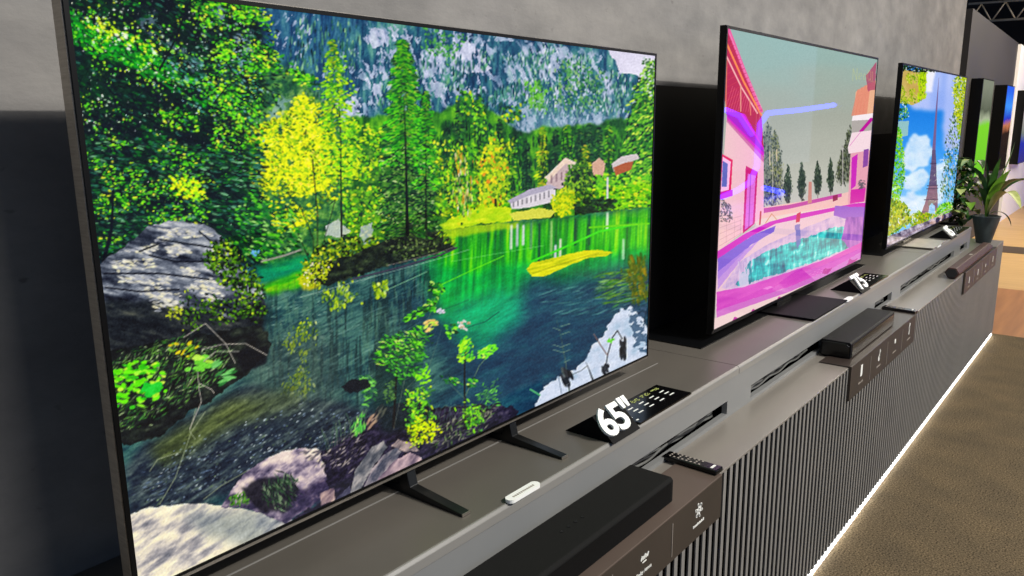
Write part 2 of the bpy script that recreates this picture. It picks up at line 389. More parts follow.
# ------------------------------------------------------------------ remotes
def remote(p0, p1, w, h, z, label, nb, tilt=0):
    d = Vector((p1[0]-p0[0], p1[1]-p0[1], 0)); L = d.length; d.normalize(); n = Vector((-d.y, d.x, 0))
    t = thing('remote_control', ((p0[0]+p1[0])/2, (p0[1]+p1[1])/2, z), label, 'remote control')
    o = Vector((p0[0], p0[1], 0))
    def blk(a0, a1, b0, b1, z0, z1):
        q = [o+d*a0+n*b0, o+d*a1+n*b0, o+d*a1+n*b1, o+d*a0+n*b1]
        mb = MB(); k = [(v.x, v.y) for v in q]; mb.prism(k, 'z', z0, z1); return mb
    build('case', blk(0, L, -w/2, w/2, z, z+h), MT['gloss'], t, bevel=0.003)
    build('trim_edge', blk(-0.0006, L+0.0006, -w/2-0.0006, w/2+0.0006, z+h*0.35, z+h*0.5), MT['foot'], t)
    rnd = random.Random(4)
    for i in range(nb):
        a = L*(0.10+0.62*i/nb)
        for b in ((-w*0.28, w*0.0, w*0.28) if i % 2 == 0 else (-w*0.28, w*0.28)):
            build('button', blk(a, a+L*0.028, b-w*0.075, b+w*0.075, z+h, z+h+0.0011), MT['inkdim'], t)
    build('button', blk(L*0.86, L*0.90, -w*0.3, w*0.3, z+h, z+h+0.0008), MT['ink'], t)
    return t
remote((1.252, -0.162), (1.247, -0.309), 0.036, 0.013, TZ, 'slim black remote control beside the large charcoal soundbar', 8)
remote((3.30, -0.172), (3.285, -0.312), 0.04, 0.016, CZ+0.001, 'black remote control on the counter past the compact soundbar', 4)
rb = build('remote_control', MB().box(5.42, 5.56, -0.292, -0.252, TZ, TZ+0.014), MT['gloss'], None, bevel=0.003, loc=(5.49, -0.27, TZ))
tag(rb, 'small black remote control at the far end of the last tray', 'remote control')

# ------------------------------------------------------------------ size signs with spec cards, and pill tags
def size_sign(x, txt, w, label, tsize):
    t = thing('size_sign', (x+w/2, -0.11, DZ), label, 'sign')
    F0, A, B = (-0.176, DZ), (-0.118, DZ+0.052), (-0.045, DZ)
    build('wedge_stand', MB().prism([F0, B, A], 'x', x, x+w), MT['black'], t)
    sl_ = Vector((0, A[0]-F0[0], A[1]-F0[1])); uy = sl_.normalized()
    V, F = text_mesh(txt, tsize, 0.003, 0.0026 * tsize/0.1, 'CENTER', 0.95)
    n = Vector((1, 0, 0)).cross(uy)
    org = Vector((x+w/2+0.008, F0[0], F0[1]))+uy*0.017+n*0.0035
    build('numerals', place_text(MB(), [(v[0]*1.2, v[1], v[2]) for v in V], F, org, (1, 0, 0), uy), MT['white'], t)
    return t
def spec_card(x0, x1, label, seed, lines=True):
    t = thing('spec_card', ((x0+x1)/2, -0.115, DZ), label, 'card')
    build('card', MB().box(x0, x1, -0.166, -0.062, DZ+0.0006, DZ+0.005), MT['gloss'], t)
    z = DZ+0.005; w = x1-x0; g = MB(); h = MB()
    for i in range(4):
        cx = x0+w*(0.17+0.20*i)+0.02
        rnd = random.Random(seed+i)
        for k in range(14):
            a = cx+rnd.uniform(-0.018, 0.018); b = -0.080+rnd.uniform(-0.006, 0.006)
            g.box(a, a+0.006, b, b+0.0016, z, z+0.0006)
            if k % 3 == 0: g.box(a, a+0.0016, b-0.003, b+0.003, z, z+0.0006)
        for j in range(3):
            b = -0.100-0.015*j
            h.box(cx-0.011, cx+0.011, b-0.0018, b+0.0018, z, z+0.0006)
        build('lime_heading', g, MT['inklime'], t); build('printed_column', h, MT['ink'], t); g = MB(); h = MB()
    k = MB()
    for j in range(5): k.box(x0+0.008, x0+0.018, -0.076-0.018*j-0.004, -0.076-0.018*j, z, z+0.0006)
    build('side_icons', k, MT['ink'], t)
size_sign(0.972, '65"', 0.118, 'black wedge sign reading 65 inch in white numerals', 0.095)
spec_card(1.108, 1.375, 'black card of small print beside the 65 inch sign', 3)
size_sign(2.915, '75', 0.125, 'black wedge sign reading 75 in white numerals', 0.1)
spec_card(3.06, 3.37, 'black card of small print beside the 75 sign', 9)
size_sign(4.80, '85', 0.15, 'black wedge sign with white numerals at the far end of the deck', 0.105)
spec_card(5.06, 5.42, 'black card of small print at the far end of the deck', 12)
def pill(x0, x1, label):
    t = thing('pill_tag', ((x0+x1)/2, -0.168, DZ), label, 'tag')
    n = 10; r = 0.0105; yc = -0.172+r/2+0.003
    pts = [(x1-r+r*math.cos(-PI/2+PI*i/n), yc+r*math.sin(-PI/2+PI*i/n)) for i in range(n+1)]+[(x0+r+r*math.cos(PI/2+PI*i/n), yc+r*math.sin(PI/2+PI*i/n)) for i in range(n+1)]
    build('plate', MB().prism(pts, 'z', DZ+0.001, DZ+0.008), MT['white'], t)
    return t
pt = pill(0.612, 0.708, 'long white pill shaped tag on the deck edge below the forest lake television')
mbx = MB()
for i in range(11): mbx.box(0.628+i*0.006, 0.628+i*0.006+0.004, -0.168, -0.163, DZ+0.008, DZ+0.0084)
build('printed_name', mbx, MT['inkdim'], pt)
pill(2.715, 2.80, 'white pill shaped tag on the deck edge below the pink pool television')
pill(4.40, 4.49, 'white pill shaped tag on the deck edge below the tower picture television')

# ------------------------------------------------------------------ cables seen in the slots of the upstand
def cable_bundle(x0, x1, seed, label, n=3):
    rnd = random.Random(seed); t = thing('cable_bundle', ((x0+x1)/2, -0.14, CZ), label, 'cables')
    for k in range(n):
        pts = []; x = x0; ph = rnd.uniform(0, 6)
        while x < x1:
            pts.append((x, -0.136+0.003*math.sin(x*9+ph)+0.002*k, CZ+0.0085+0.008*abs(math.sin(x*17+ph*2))**2+0.002*k)); x += 0.02
        build('cable', MB().tube(pts, 0.0036, 8), MT['cable'] if k != 1 else MT['back'], t, smooth=True)
cable_bundle(0.9, 1.60, 1, 'grey cables in the upstand slot behind the large soundbar')
cable_bundle(1.81, 2.40, 2, 'grey cables in the upstand slot left of the compact soundbar')
cable_bundle(3.18, 3.45, 5, 'grey cables in the short slot behind the middle remote')
cable_bundle(3.66, 4.94, 3, 'pale cables in the long slot behind the red brown soundbar', 4)

# ------------------------------------------------------------------ televisions
def screen_mesh(name, x0, z0, W, painter, par, mt, cols, rows, y=0.0, H=None):
    """the lit panel: one flat grid whose picture is a colour attribute"""
    P = project([[x0+W*k/400.0, y, z0+W*9/32] for k in range(401)])[:, 0]
    target = np.linspace(P[0], P[-1], cols+1)
    us = np.interp(target, P, np.linspace(0, 1, 401)); us[0] = 0; us[-1] = 1
    vs = np.linspace(0, 1, rows+1)
    H = H or W*9/16; U, V = np.meshgrid(us, vs)
    X = np.stack([x0+W*U, np.full_like(U, y), z0+H*V], -1).reshape(-1, 3)
    off = root_of(par)
    co = X.copy(); co[:, 0] -= off.x; co[:, 1] -= off.y; co[:, 2] += FL-off.z
    nv = len(co); me = bpy.data.meshes.new(name); me.vertices.add(nv); me.vertices.foreach_set('co', co.ravel().astype(np.float32))
    i = np.arange(rows)[:, None]*(cols+1)+np.arange(cols)[None, :]
    q = np.stack([i, i+1, i+cols+2, i+cols+1], -1).reshape(-1, 4)
    me.loops.add(q.size); me.loops.foreach_set('vertex_index', q.ravel().astype(np.int32))
    me.polygons.add(len(q)); me.polygons.foreach_set('loop_start', (np.arange(len(q))*4).astype(np.int32))
    try: me.polygons.foreach_set('loop_total', np.full(len(q), 4, np.int32))
    except Exception: pass
    me.update(calc_edges=True)
    colr = lin(painter(X))
    att = me.color_attributes.new('picture', 'FLOAT_COLOR', 'POINT')
    att.data.foreach_set('color', np.concatenate([colr, np.ones((nv, 1))], 1).ravel().astype(np.float32))
    me.materials.append(mt)
    o = bpy.data.objects.new(name, me); COL.objects.link(o); o.parent = par
    return o
def screen_mat(name, spec=0.5, rough=0.02, strength=1.0):
    m = bpy.data.materials.new(name); m.use_nodes = True; N = m.node_tree.nodes; L = m.node_tree.links; b = N['Principled BSDF']
    b.inputs['Base Color'].default_value = (0.004, 0.004, 0.004, 1); b.inputs['Roughness'].default_value = rough
    b.inputs['Specular IOR Level'].default_value = spec
    a = N.new('ShaderNodeAttribute'); a.attribute_name = 'picture'; L.new(a.outputs['Color'], b.inputs['Emission Color'])
    b.inputs['Emission Strength'].default_value = strength
    return m
MT['screen'] = screen_mat('lit display picture', 0.3)
def frame_mesh(x0, z0, W, H, t, ya, yb, tb=None):
    tb = tb if tb is not None else t
    mb = MB(); mb.box(x0-t, x0+W+t, ya, yb, z0+H, z0+H+t); mb.box(x0-t, x0+W+t, ya, yb, z0-tb, z0)
    mb.box(x0-t, x0, ya, yb, z0, z0+H); mb.box(x0+W, x0+W+t, ya, yb, z0, z0+H); return mb
def television(x0, z0, W, label, painter, cols, rows, depth, side, thick, H=None):
    H = H or W*9/16
    t = thing('television', (x0+W/2, 0.02, z0-0.02), label, 'television')
    screen_mesh('screen', x0, z0, W, painter, t, MT['screen'], cols, rows, 0.0, H)
    build('bezel', frame_mesh(x0, z0, W, H, thick, -0.002, 0.004, thick*0.7), MT['bezel'], t)
    build('side_frame', frame_mesh(x0-0.0006, z0-0.0006, W+0.0012, H+0.0012, thick+0.0012, 0.0015, depth, thick*0.7+0.007), MT[side], t)
    build('back_housing', MB().box(x0+0.004, x0+W-0.004, 0.006, depth-0.001, z0+0.004, z0+H-0.004), MT['back'], t)
    build('electronics_bulge', MB().box(x0+W*0.2, x0+W*0.8, depth-0.001, depth+0.03, z0+0.03, z0+H*0.55), MT['back'], t, bevel=0.008)
    return t
# ------------------------------------------------------------------ the pictures shown on the screens, drawn with numpy
class Paint:
    def __init__(s, x0, y0, w, h, S, seed=1):
        s.x0, s.y0, s.S = x0, y0, S
        s.W, s.H = int(w*S), int(h*S)
        s.a = np.zeros((s.H, s.W, 3), np.float32); s.r = np.random.RandomState(seed)
        yy, xx = np.mgrid[0:s.H, 0:s.W]; s.X = (x0+(xx+0.5)/S).astype(np.float32); s.Y = (y0+(yy+0.5)/S).astype(np.float32)
    def noise(s, sx, sy=None, ang=0.0, octv=3, seed=None, X=None, Y=None):
        """smooth value noise, 0..1; sx, sy = feature size in px along and across the angle"""
        sy = sy or sx; r = np.random.RandomState(seed if seed is not None else s.r.randint(1 << 30))
        X = s.X if X is None else X; Y = s.Y if Y is None else Y
        c, q = math.cos(math.radians(ang)), math.sin(math.radians(ang))
        U0 = (X-s.x0)*c+(Y-s.y0)*q; V0 = -(X-s.x0)*q+(Y-s.y0)*c
        out = 0; amp = 1; tot = 0
        for o in range(octv):
            g = r.rand(256, 256); U = U0/sx*2**o+r.rand()*200; V = V0/sy*2**o+r.rand()*200
            i = np.floor(U).astype(int); j = np.floor(V).astype(int); fu = U-i; fv = V-j
            fu = fu*fu*(3-2*fu); fv = fv*fv*(3-2*fv)
            i0, i1, j0, j1 = i % 256, (i+1) % 256, j % 256, (j+1) % 256
            out = out+amp*(g[j0, i0]*(1-fu)*(1-fv)+g[j0, i1]*fu*(1-fv)+g[j1, i0]*(1-fu)*fv+g[j1, i1]*fu*fv); tot += amp; amp *= 0.55
        return out/tot
    def inside(s, pts, X, Y):
        m = np.zeros(np.shape(X), bool); n = len(pts)
        for i in range(n):
            x1, y1 = pts[i]; x2, y2 = pts[(i+1) % n]
            if y1 == y2: continue
            c = ((y1 > Y) != (y2 > Y)) & (X < (x2-x1)*(Y-y1)/(y2-y1)+x1); m ^= c
        return m
    def mask(s, pts, rough=0.0, rs=4.0, blur=0):
        X, Y = s.X, s.Y
        if rough: X = X+(s.noise(rs, octv=2)-0.5)*2*rough; Y = Y+(s.noise(rs, octv=2)-0.5)*2*rough
        m = s.inside(pts, X, Y).astype(float)
        return s.blur(m, blur) if blur else m
    def blur(s, m, r):
        k = max(1, int(r*s.S))
        for _ in range(2):
            for ax in (0, 1):
                c = np.cumsum(np.concatenate([np.repeat(np.take(m, [0], ax), k+1, ax), m, np.repeat(np.take(m, [-1], ax), k, ax)], ax), ax)
                n = m.shape[ax]; m = (np.take(c, np.arange(2*k+1, n+2*k+1), ax)-np.take(c, np.arange(0, n), ax))/(2*k+1)
        return m
    def put(s, m, col, a=1.0):
        col = np.asarray(col, float); m = np.clip(m*a, 0, 1)[..., None]
        s.a = s.a*(1-m)+col*m
    def ramp(s, t, stops):
        ps = [p for p, _ in stops]; cs = np.array([c for _, c in stops], float)
        return np.stack([np.interp(t, ps, cs[:, k]) for k in range(3)], -1)
    def stamp(s, x, y, L, w, ang, col, a=1.0):
        """one soft-edged ellipse"""
        S = s.S; R = max(L, w)+1.2; cx, cy = (x-s.x0)*S, (y-s.y0)*S
        i0, i1 = int(max(0, cx-R*S)), int(min(s.W, cx+R*S+1)); j0, j1 = int(max(0, cy-R*S)), int(min(s.H, cy+R*S+1))
        if i0 >= i1 or j0 >= j1: return
        X = s.X[0, i0:i1][None, :]-x; Y = s.Y[j0:j1, 0][:, None]-y; c, q = math.cos(ang), math.sin(ang)
        u = X*(c/L)+Y*(q/L); v = X*(-q/w)+Y*(c/w); k = min(L, w)*1.6
        m = (1.15*k-k*np.sqrt(u*u+v*v)); np.maximum(m, 0, out=m); np.minimum(m, 1, out=m); m = (m*a).astype(np.float32)[..., None]
        t = s.a[j0:j1, i0:i1]; t += (np.array(col, np.float32)-t)*m
    def leaves(s, pts, n, L, w, ang, cols, angj=25, clump=0, th=0.5, a=0.95, jit=14, seed=None, sx=14, sy=None, spread=2.6):
        r = np.random.RandomState(seed if seed is not None else s.r.randint(1 << 30))
        xs = [p[0] for p in pts]; ys = [p[1] for p in pts]
        k = 0; N = n*6; PX = r.uniform(min(xs), max(xs), N); PY = r.uniform(min(ys), max(ys), N)
        ok = s.inside(pts, PX, PY)
        if clump:
            f = s.noise(sx, sy, ang, 2, seed=r.randint(1 << 30), X=PX, Y=PY); ok &= f > th
        PX, PY = PX[ok][:n], PY[ok][:n]
        if n >= 80: PX = PX+r.normal(0, spread, len(PX)); PY = PY+r.normal(0, spread, len(PY))
        pr = np.array([c[0] for c in cols], float); pr /= pr.sum(); ci = r.choice(len(cols), len(PX), p=pr)
        for x, y, c in zip(PX, PY, ci):
            q = np.clip(np.array(cols[c][1])+r.uniform(-jit, jit), 0, 255)
            s.stamp(x, y, r.uniform(*L), r.uniform(*w), math.radians(ang+r.uniform(-angj, angj)), q, a)
    def line(s, pts, w, col, a=1.0, w2=None):
        pts = [np.array(p, float) for p in pts]; tot = sum(np.linalg.norm(q-p) for p, q in zip(pts[:-1], pts[1:])); d = 0
        for p, q in zip(pts[:-1], pts[1:]):
            L = np.linalg.norm(q-p); n = max(1, int(L/0.7))
            for i in range(n):
                t = (d+L*i/n)/tot; ww = w+(w2-w)*t if w2 is not None else w
                z = p+(q-p)*i/n; s.stamp(z[0], z[1], max(0.35, ww/2), max(0.35, ww/2), 0, col, a)
            d += L
    def conifer(s, x, yt, yb, hw, cols, lean=0.0, n=400, trunk=None, dens=1.0, L=(1.5, 3.5), seed=None, droop=18):
        r = np.random.RandomState(seed if seed is not None else s.r.randint(1 << 30))
        if trunk: s.line([(x, yt), (x+lean*(yb-yt), yb)], 0.7, trunk, 0.9, 2.0)
        pr = np.array([c[0] for c in cols], float); pr /= pr.sum()
        for _ in range(n):
            t = r.rand()**0.75; y = yt+(yb-yt)*t; tier = 0.72+0.28*math.sin(t*hw*2.2+r.rand()*0.8)
            sd = r.choice((-1, 1)); e = r.rand()**0.6*hw*(0.08+0.92*t**0.62)*tier
            xx = x+lean*(y-yt)+sd*e; c = np.array(cols[r.choice(len(cols), p=pr)][1], float)
            c = c*(0.72+0.4*(e/(hw+0.1)))+r.uniform(-12, 12)
            s.stamp(xx, y+e*0.12, r.uniform(*L), r.uniform(0.7, 1.2), math.radians(sd*droop+r.uniform(-20, 20)), np.clip(c, 0, 255), 0.9)
    def out(s, f):
        h, w = s.H//f*f, s.W//f*f
        return np.clip(s.a[:h, :w].reshape(h//f, f, w//f, f, 3).mean((1, 3)), 0, 255)

def finish(o, amt=1.1, gain=1.06, spk=7, seed=5):
    """the crisp, saturated look of a demo reel"""
    b = (np.roll(o, 1, 0)+np.roll(o, -1, 0)+np.roll(o, 1, 1)+np.roll(o, -1, 1)+o)/5
    r = np.random.RandomState(seed)
    o = o+(o-b)*amt+r.normal(0, spk, o.shape[:2])[..., None]
    g = o.mean(2, keepdims=True); o = g+(o-g)*1.12
    o = np.clip((o-6)*gain+4, 0, 255)
    return 255*(o/255)**1.12

def paint_lake():
    p = Paint(50, -35, 625, 640, 2, 7); X, Y = p.X, p.Y
    # --- far mountain side: blue-green forest, pale rock
    nf = p.noise(3.0, 14, 2, 3, 11); n2 = p.noise(22, 30, 20, 3, 12)
    base = p.ramp(np.clip(nf*0.75+n2*0.45-0.1, 0, 1), [(0, (8, 30, 58)), (0.3, (26, 66, 98)), (0.5, (50, 104, 124)), (0.7, (96, 150, 140)), (1, (160, 200, 176))])
    p.a[:] = base
    p.put(p.mask([(180, -35), (360, -35), (345, 90), (300, 150), (210, 130)], 8, 20, 8), p.ramp(nf, [(0, (16, 44, 84)), (0.5, (44, 92, 128)), (1, (96, 150, 160))]), 0.75)
    rocks = [([(364, 40), (371, 28), (385, 32), (388, 44), (372, 48)], .9), ([(390, 28), (397, 26), (400, 38), (394, 44)], .8), ([(402, 34), (408, 30), (413, 44), (408, 46)], .8),
             ([(415, 62), (430, 48), (440, 60), (447, 72), (432, 80), (420, 76)], .75), ([(448, 56), (462, 44), (474, 46), (484, 58), (492, 70), (478, 76), (462, 72), (452, 66)], 1),
             ([(424, 84), (438, 80), (448, 88), (444, 98), (430, 96)], .8), ([(452, 84), (466, 80), (466, 96), (456, 96)], .8), ([(374, 82), (381, 84), (382, 106), (375, 104)], .8),
             ([(363, 70), (370, 78), (368, 86), (361, 80)], .6), ([(280, 95), (300, 88), (320, 100), (322, 118), (300, 130), (278, 118)], .85), ([(335, 102), (360, 98), (362, 120), (340, 122)], .85),
             ([(522, 44), (532, 42), (528, 60), (520, 72), (514, 64)], .6), ([(532, 60), (545, 44), (552, 50), (560, 66), (552, 80), (540, 84)], .8), ([(553, 44), (566, 48), (580, 62), (574, 68), (560, 58)], .7),
             ([(520, 110), (532, 104), (538, 128), (534, 150), (522, 138)], .8), ([(506, 120), (516, 126), (520, 150), (508, 150)], .7), ([(580, 50), (596, 52), (592, 62), (582, 60)], .55),
             ([(602, 80), (612, 78), (618, 92), (612, 102), (604, 92)], .8), ([(556, 118), (585, 118), (608, 116), (604, 128), (560, 134)], .5), ([(510, 56), (516, 66), (512, 84), (506, 76)], .6),
             ([(498, 128), (504, 134), (504, 152), (496, 150)], .6), ([(436, 30), (448, 34), (446, 42), (436, 42)], .5), ([(470, 36), (480, 38), (486, 50), (474, 46)], .5)]
    rn = p.noise(2.6, 7, -12, 3, 21)
    rc = p.ramp(rn, [(0, (120, 130, 156)), (0.45, (182, 186, 206)), (1, (238, 238, 250))])
    for pts, a in rocks:
        p.put(p.mask(pts, 5, 5)*(rn > 0.36), rc, a)
    # scattered pale rock flecks over the whole slope
    fl = p.noise(4, 9, 25, 3, 22); zone = p.mask([(300, -15), (656, 30), (650, 140), (440, 150), (400, 110), (260, 60)], 6, 12, 3)
    p.put(((fl > 0.64)*(p.noise(40, 26, 20, 2, 23) > 0.40)).astype(float)*zone, p.ramp(rn, [(0, (130, 146, 172)), (1, (226, 228, 242))]), 0.85)
    st = p.noise(3.5, 16, -28, 4, 24); zz = p.mask([(500, 36), (600, 52), (614, 78), (606, 130), (560, 146), (520, 156), (496, 140)], 8, 14, 4)
    p.put((st > 0.575).astype(float)*zz, p.ramp(rn, [(0, (96, 116, 146)), (0.4, (170, 178, 200)), (1, (240, 240, 250))]), 0.85)
    z3 = p.mask([(358, 20), (500, 40), (500, 112), (430, 108), (362, 112)], 8, 14, 4)
    p.put((p.noise(4, 9, -20, 4, 25) > 0.62).astype(float)*z3, p.ramp(rn, [(0, (96, 116, 150)), (0.4, (176, 182, 206)), (1, (240, 240, 250))]), 0.85)
    z4 = p.mask([(270, 86), (330, 92), (372, 90), (372, 130), (300, 140), (262, 126)], 8, 14, 4)
    p.put((p.noise(5, 8, -20, 4, 26) > 0.56).astype(float)*z4, (206, 212, 232), 0.8)
    # forest-green clumps and tree tips on the slope
    p.leaves([(300, 20), (360, 25), (350, 80), (320, 110), (285, 60)], 260, (2, 5), (.8, 1.2), 92, [(3, (52, 108, 96)), (2, (90, 142, 118)), (2, (20, 56, 70)), (1, (150, 190, 150))], 6)
    p.leaves([(500, 30), (600, 60), (640, 90), (620, 125), (510, 110), (440, 90)], 900, (1.6, 4), (.7, 1.1), 92, [(3, (54, 116, 104)), (2, (96, 156, 116)), (3, (24, 66, 88)), (1, (150, 190, 140)), (2, (214, 218, 232))], 14, 1, .56, .85)
    p.leaves([(380, 60), (520, 60), (520, 130), (380, 130)], 420, (2, 5), (.7, 1.2), 92, [(3, (36, 90, 96)), (2, (80, 144, 114)), (3, (20, 58, 78)), (1, (130, 180, 130))], 8, 1, .55, .85)
    p.leaves([(528, 82), (548, 86), (546, 112), (530, 108)], 90, (1.2, 2.4), (.8, 1.6), 80, [(2, (110, 180, 60)), (1, (60, 130, 50))], 40)
    p.leaves([(425, 28), (470, 36), (450, 60), (425, 50)], 120, (1, 2.4), (.8, 1.4), 60, [(2, (90, 160, 80)), (1, (60, 120, 80))], 40)
    p.leaves([(560, 60), (605, 70), (600, 110), (555, 108)], 240, (1, 2.6), (.8, 1.5), 70, [(2, (86, 150, 84)), (2, (40, 96, 84)), (1, (130, 170, 110))], 40)
    # sky notch
    p.put(p.mask([(605, 40), (670, 48), (670, 100), (646, 82), (636, 75), (620, 74), (617, 62), (610, 56)], 2.0, 5, 0), p.ramp(p.noise(20, 20, 0, 2), [(0, (204, 200, 218)), (1, (228, 224, 236))]))
    # haze at the foot of the cliffs
    p.put(p.mask([(540, 108), (620, 112), (630, 140), (560, 140), (490, 150), (500, 125)], 6, 12, 8), (150, 176, 190), 0.45)
    # --- middle distance forest
    mid = p.mask([(350, 118), (440, 112), (470, 96), (500, 118), (520, 134), (545, 128), (575, 126), (605, 122), (630, 118), (665, 60), (665, 225), (350, 240)], 4, 6, 1)
    mn = p.noise(7, 16, 2, 3, 31)
    p.put(mid, p.ramp(mn, [(0, (10, 34, 26)), (0.4, (30, 84, 36)), (0.6, (70, 140, 34)), (0.85, (130, 190, 40)), (1, (180, 220, 60))]))
    G = [(3, (60, 150, 30)), (3, (110, 196, 30)), (2, (24, 80, 34)), (1, (190, 226, 50))]; GD = [(3, (30, 88, 50)), (3, (60, 120, 60)), (2, (14, 48, 36)), (1, (120, 170, 70))]
    GY = [(3, (150, 204, 20)), (3, (206, 222, 24)), (2, (70, 130, 20)), (1, (230, 216, 60))]
    for x, yt, yb, hw, cc, n in [(448, 128, 212, 8, GD, 260), (460, 92, 200, 10, GD, 300), (480, 96, 170, 12, G, 240), (500, 120, 200, 9, GD, 260), (512, 134, 205, 9, G, 300), (527, 138, 205, 8, GD, 260), (543, 128, 196, 9, GY, 300),
                                 (556, 130, 190, 8, GD, 220), (568, 124, 178, 10, G, 320), (580, 130, 172, 8, GD, 240), (590, 124, 170, 8, GD, 240), (600, 128, 172, 7, GD, 200), (586, 146, 196, 9, GY, 260), (609, 126, 204, 11, G, 420),
                                 (440, 150, 218, 7, GY, 200), (452, 155, 214, 8, GY, 220), (466, 150, 212, 8, G, 260), (478, 158, 210, 7, GY, 200), (392, 120, 220, 9, GD, 200)]:
        p.conifer(x, yt, yb, hw, cc, 0.0, n, (24, 36, 20))
    p.leaves([(460, 92), (520, 96), (520, 150), (455, 150)], 260, (1.2, 3), (1, 1.8), 60, [(2, (130, 200, 50)), (1, (190, 200, 30)), (2, (50, 120, 40)), (2, (24, 70, 50))], 50, 1, .5)
    p.leaves([(440, 120), (540, 140), (640, 125), (630, 180), (440, 210)], 700, (1.5, 5), (.6, 1.1), 88, [(3, (10, 40, 30)), (1, (20, 66, 40))], 8, 1, .52, a=.8, seed=87, sx=7, sy=9)
    # round golden tree
    p.leaves([(482, 170), (486, 150), (495, 138), (504, 148), (508, 170), (506, 200), (496, 210), (482, 206)], 560, (1.2, 2.8), (1, 1.8), 70, [(4, (170, 200, 20)), (2, (220, 206, 30)), (2, (90, 140, 20)), (1, (210, 140, 30))], 50, seed=5)
    p.line([(496, 200), (497, 214)], 2.4, (40, 30, 20))
    # right-hand tall trees
    p.leaves([(632, 110), (640, 80), (657, 58), (662, 62), (650, 215), (618, 210), (622, 170)], 1500, (1.4, 3.4), (.8, 1.5), -35, [(3, (50, 120, 30)), (3, (110, 176, 40)), (2, (16, 54, 30)), (1, (190, 216, 80))], 30, seed=9)
    p.leaves([(646, 62), (657, 58), (655, 100), (644, 90)], 120, (1, 2), (.8, 1.3), -30, [(2, (150, 200, 60)), (2, (60, 100, 50)), (2, (200, 210, 210))], 40)
    # chalets
    p.put(p.mask([(546, 186), (552, 172), (566, 160), (576, 164), (574, 182), (560, 190)], .5), (196, 176, 176))
    p.put(p.mask([(545, 178), (566, 158), (577, 163), (575, 167), (566, 164), (549, 182)], .3), (226, 206, 190))
    for i in range(4): p.line([(552+5*i, 176-1.4*i), (552+5*i, 184-1.5*i)], 1.3, (96, 70, 84))
    p.put(p.mask([(510, 201), (528, 193), (548, 188), (556, 190), (556, 202), (530, 208), (512, 210)], .4), (214, 208, 214))
    p.put(p.mask([(508, 201), (530, 190), (550, 185), (558, 188), (530, 196), (511, 204)], .3), (176, 170, 186))
    for i in range(9): p.line([(514+4.4*i, 203-1.4*i), (514+4.4*i, 208-1.2*i)], 1.2, (52, 50, 60))
    p.put(p.mask([(592, 164), (600, 158), (606, 164), (604, 178), (594, 178)], .4), (206, 170, 150))
    p.put(p.mask([(612, 164), (622, 157), (637, 154), (640, 159), (622, 166), (614, 172)], .4), (206, 196, 196)); p.put(p.mask([(614, 168), (626, 163), (634, 162), (632, 170), (616, 176)], .4), (168, 96, 60))
    # dark round tree and yellow bushes on the far bank
    p.leaves([(568, 200), (566, 180), (574, 166), (584, 160), (592, 176), (590, 206), (574, 210)], 520, (1.3, 3), (.9, 1.6), 60, [(3, (70, 120, 30)), (2, (24, 60, 24)), (2, (140, 180, 40)), (1, (30, 44, 40))], 50)
    p.leaves([(556, 196), (572, 186), (576, 206), (566, 214), (552, 212)], 260, (1.2, 2.6), (.9, 1.6), 60, [(3, (200, 206, 20)), (2, (130, 170, 20))], 50)
    p.leaves([(592, 190), (600, 176), (618, 180), (650, 176), (652, 206), (600, 208)], 520, (1.2, 3), (.9, 1.6), 10, [(3, (150, 206, 20)), (3, (100, 180, 20)), (1, (50, 110, 20)), (1, (210, 220, 50))], 30)
    p.line([(608, 178), (608, 203)], 2, (220, 214, 220), .8)
    p.leaves([(574, 206), (612, 200), (614, 210), (580, 216)], 160, (1.4, 3), (.9, 1.6), 0, [(3, (16, 44, 30)), (1, (40, 80, 40))], 30)
    # --- lawn
    p.put(p.mask([(438, 226), (462, 214), (480, 207), (512, 208), (512, 222), (480, 224), (455, 230), (440, 232)], 1.5, 4, 0), p.ramp(p.noise(9, 3, -10), [(0, (140, 190, 10)), (1, (224, 226, 60))]))
    p.put(p.mask([(510, 214), (540, 208), (556, 212), (552, 218), (514, 221)], 1, 4), (206, 206, 90))
    # --- the lake
    lake = p.mask([(250, 262), (300, 252), (340, 246), (380, 262), (440, 238), (444, 231), (470, 227), (510, 222), (560, 218), (600, 213), (662, 206), (662, 400), (420, 640), (50, 640), (100, 400), (255, 330)], 1.2, 6)
    wn = p.noise(26, 9, -24, 3, 41); wv = p.noise(3.2, 60, 3, 3, 42); ws = p.noise(9, 1.6, -25, 3, 43)
    d = (X-250)/400; far = np.clip((300-Y-(X-450)*0.12)/75, 0, 1)
    near = p.ramp(np.clip(wn*0.6+ws*0.4, 0, 1), [(0, (14, 34, 48)), (0.42, (34, 72, 80)), (0.62, (70, 112, 106)), (1, (126, 164, 146))])
    p.put(lake, near)
    # deep blue pool in the centre and right
    p.put(lake*p.mask([(400, 300), (440, 282), (560, 280), (660, 260), (665, 400), (440, 520), (420, 420), (470, 380)], 14, 40, 16), p.ramp(wn*0.7+ws*0.3, [(0, (14, 38, 66)), (0.5, (26, 66, 92)), (1, (44, 108, 116))]), .95)
    # emerald shallows
    em = p.mask([(424, 262), (470, 240), (560, 232), (655, 226), (655, 262), (600, 272), (530, 275), (515, 300), (492, 330), (470, 340), (450, 318), (436, 300)], 10, 26, 9)*lake
    p.put(em, p.ramp(np.clip(wn*0.5+wv*0.5, 0, 1), [(0, (0, 84, 50)), (0.4, (0, 146, 66)), (0.65, (10, 196, 80)), (1, (90, 232, 90))]), .95)
    p.put(p.mask([(470, 300), (500, 288), (520, 300), (512, 330), (485, 350), (455, 335), (446, 310)], 9, 16, 7)*lake, p.ramp(wn*.6+ws*.4, [(0, (0, 90, 84)), (0.5, (0, 150, 110)), (1, (20, 206, 150))]), .85)
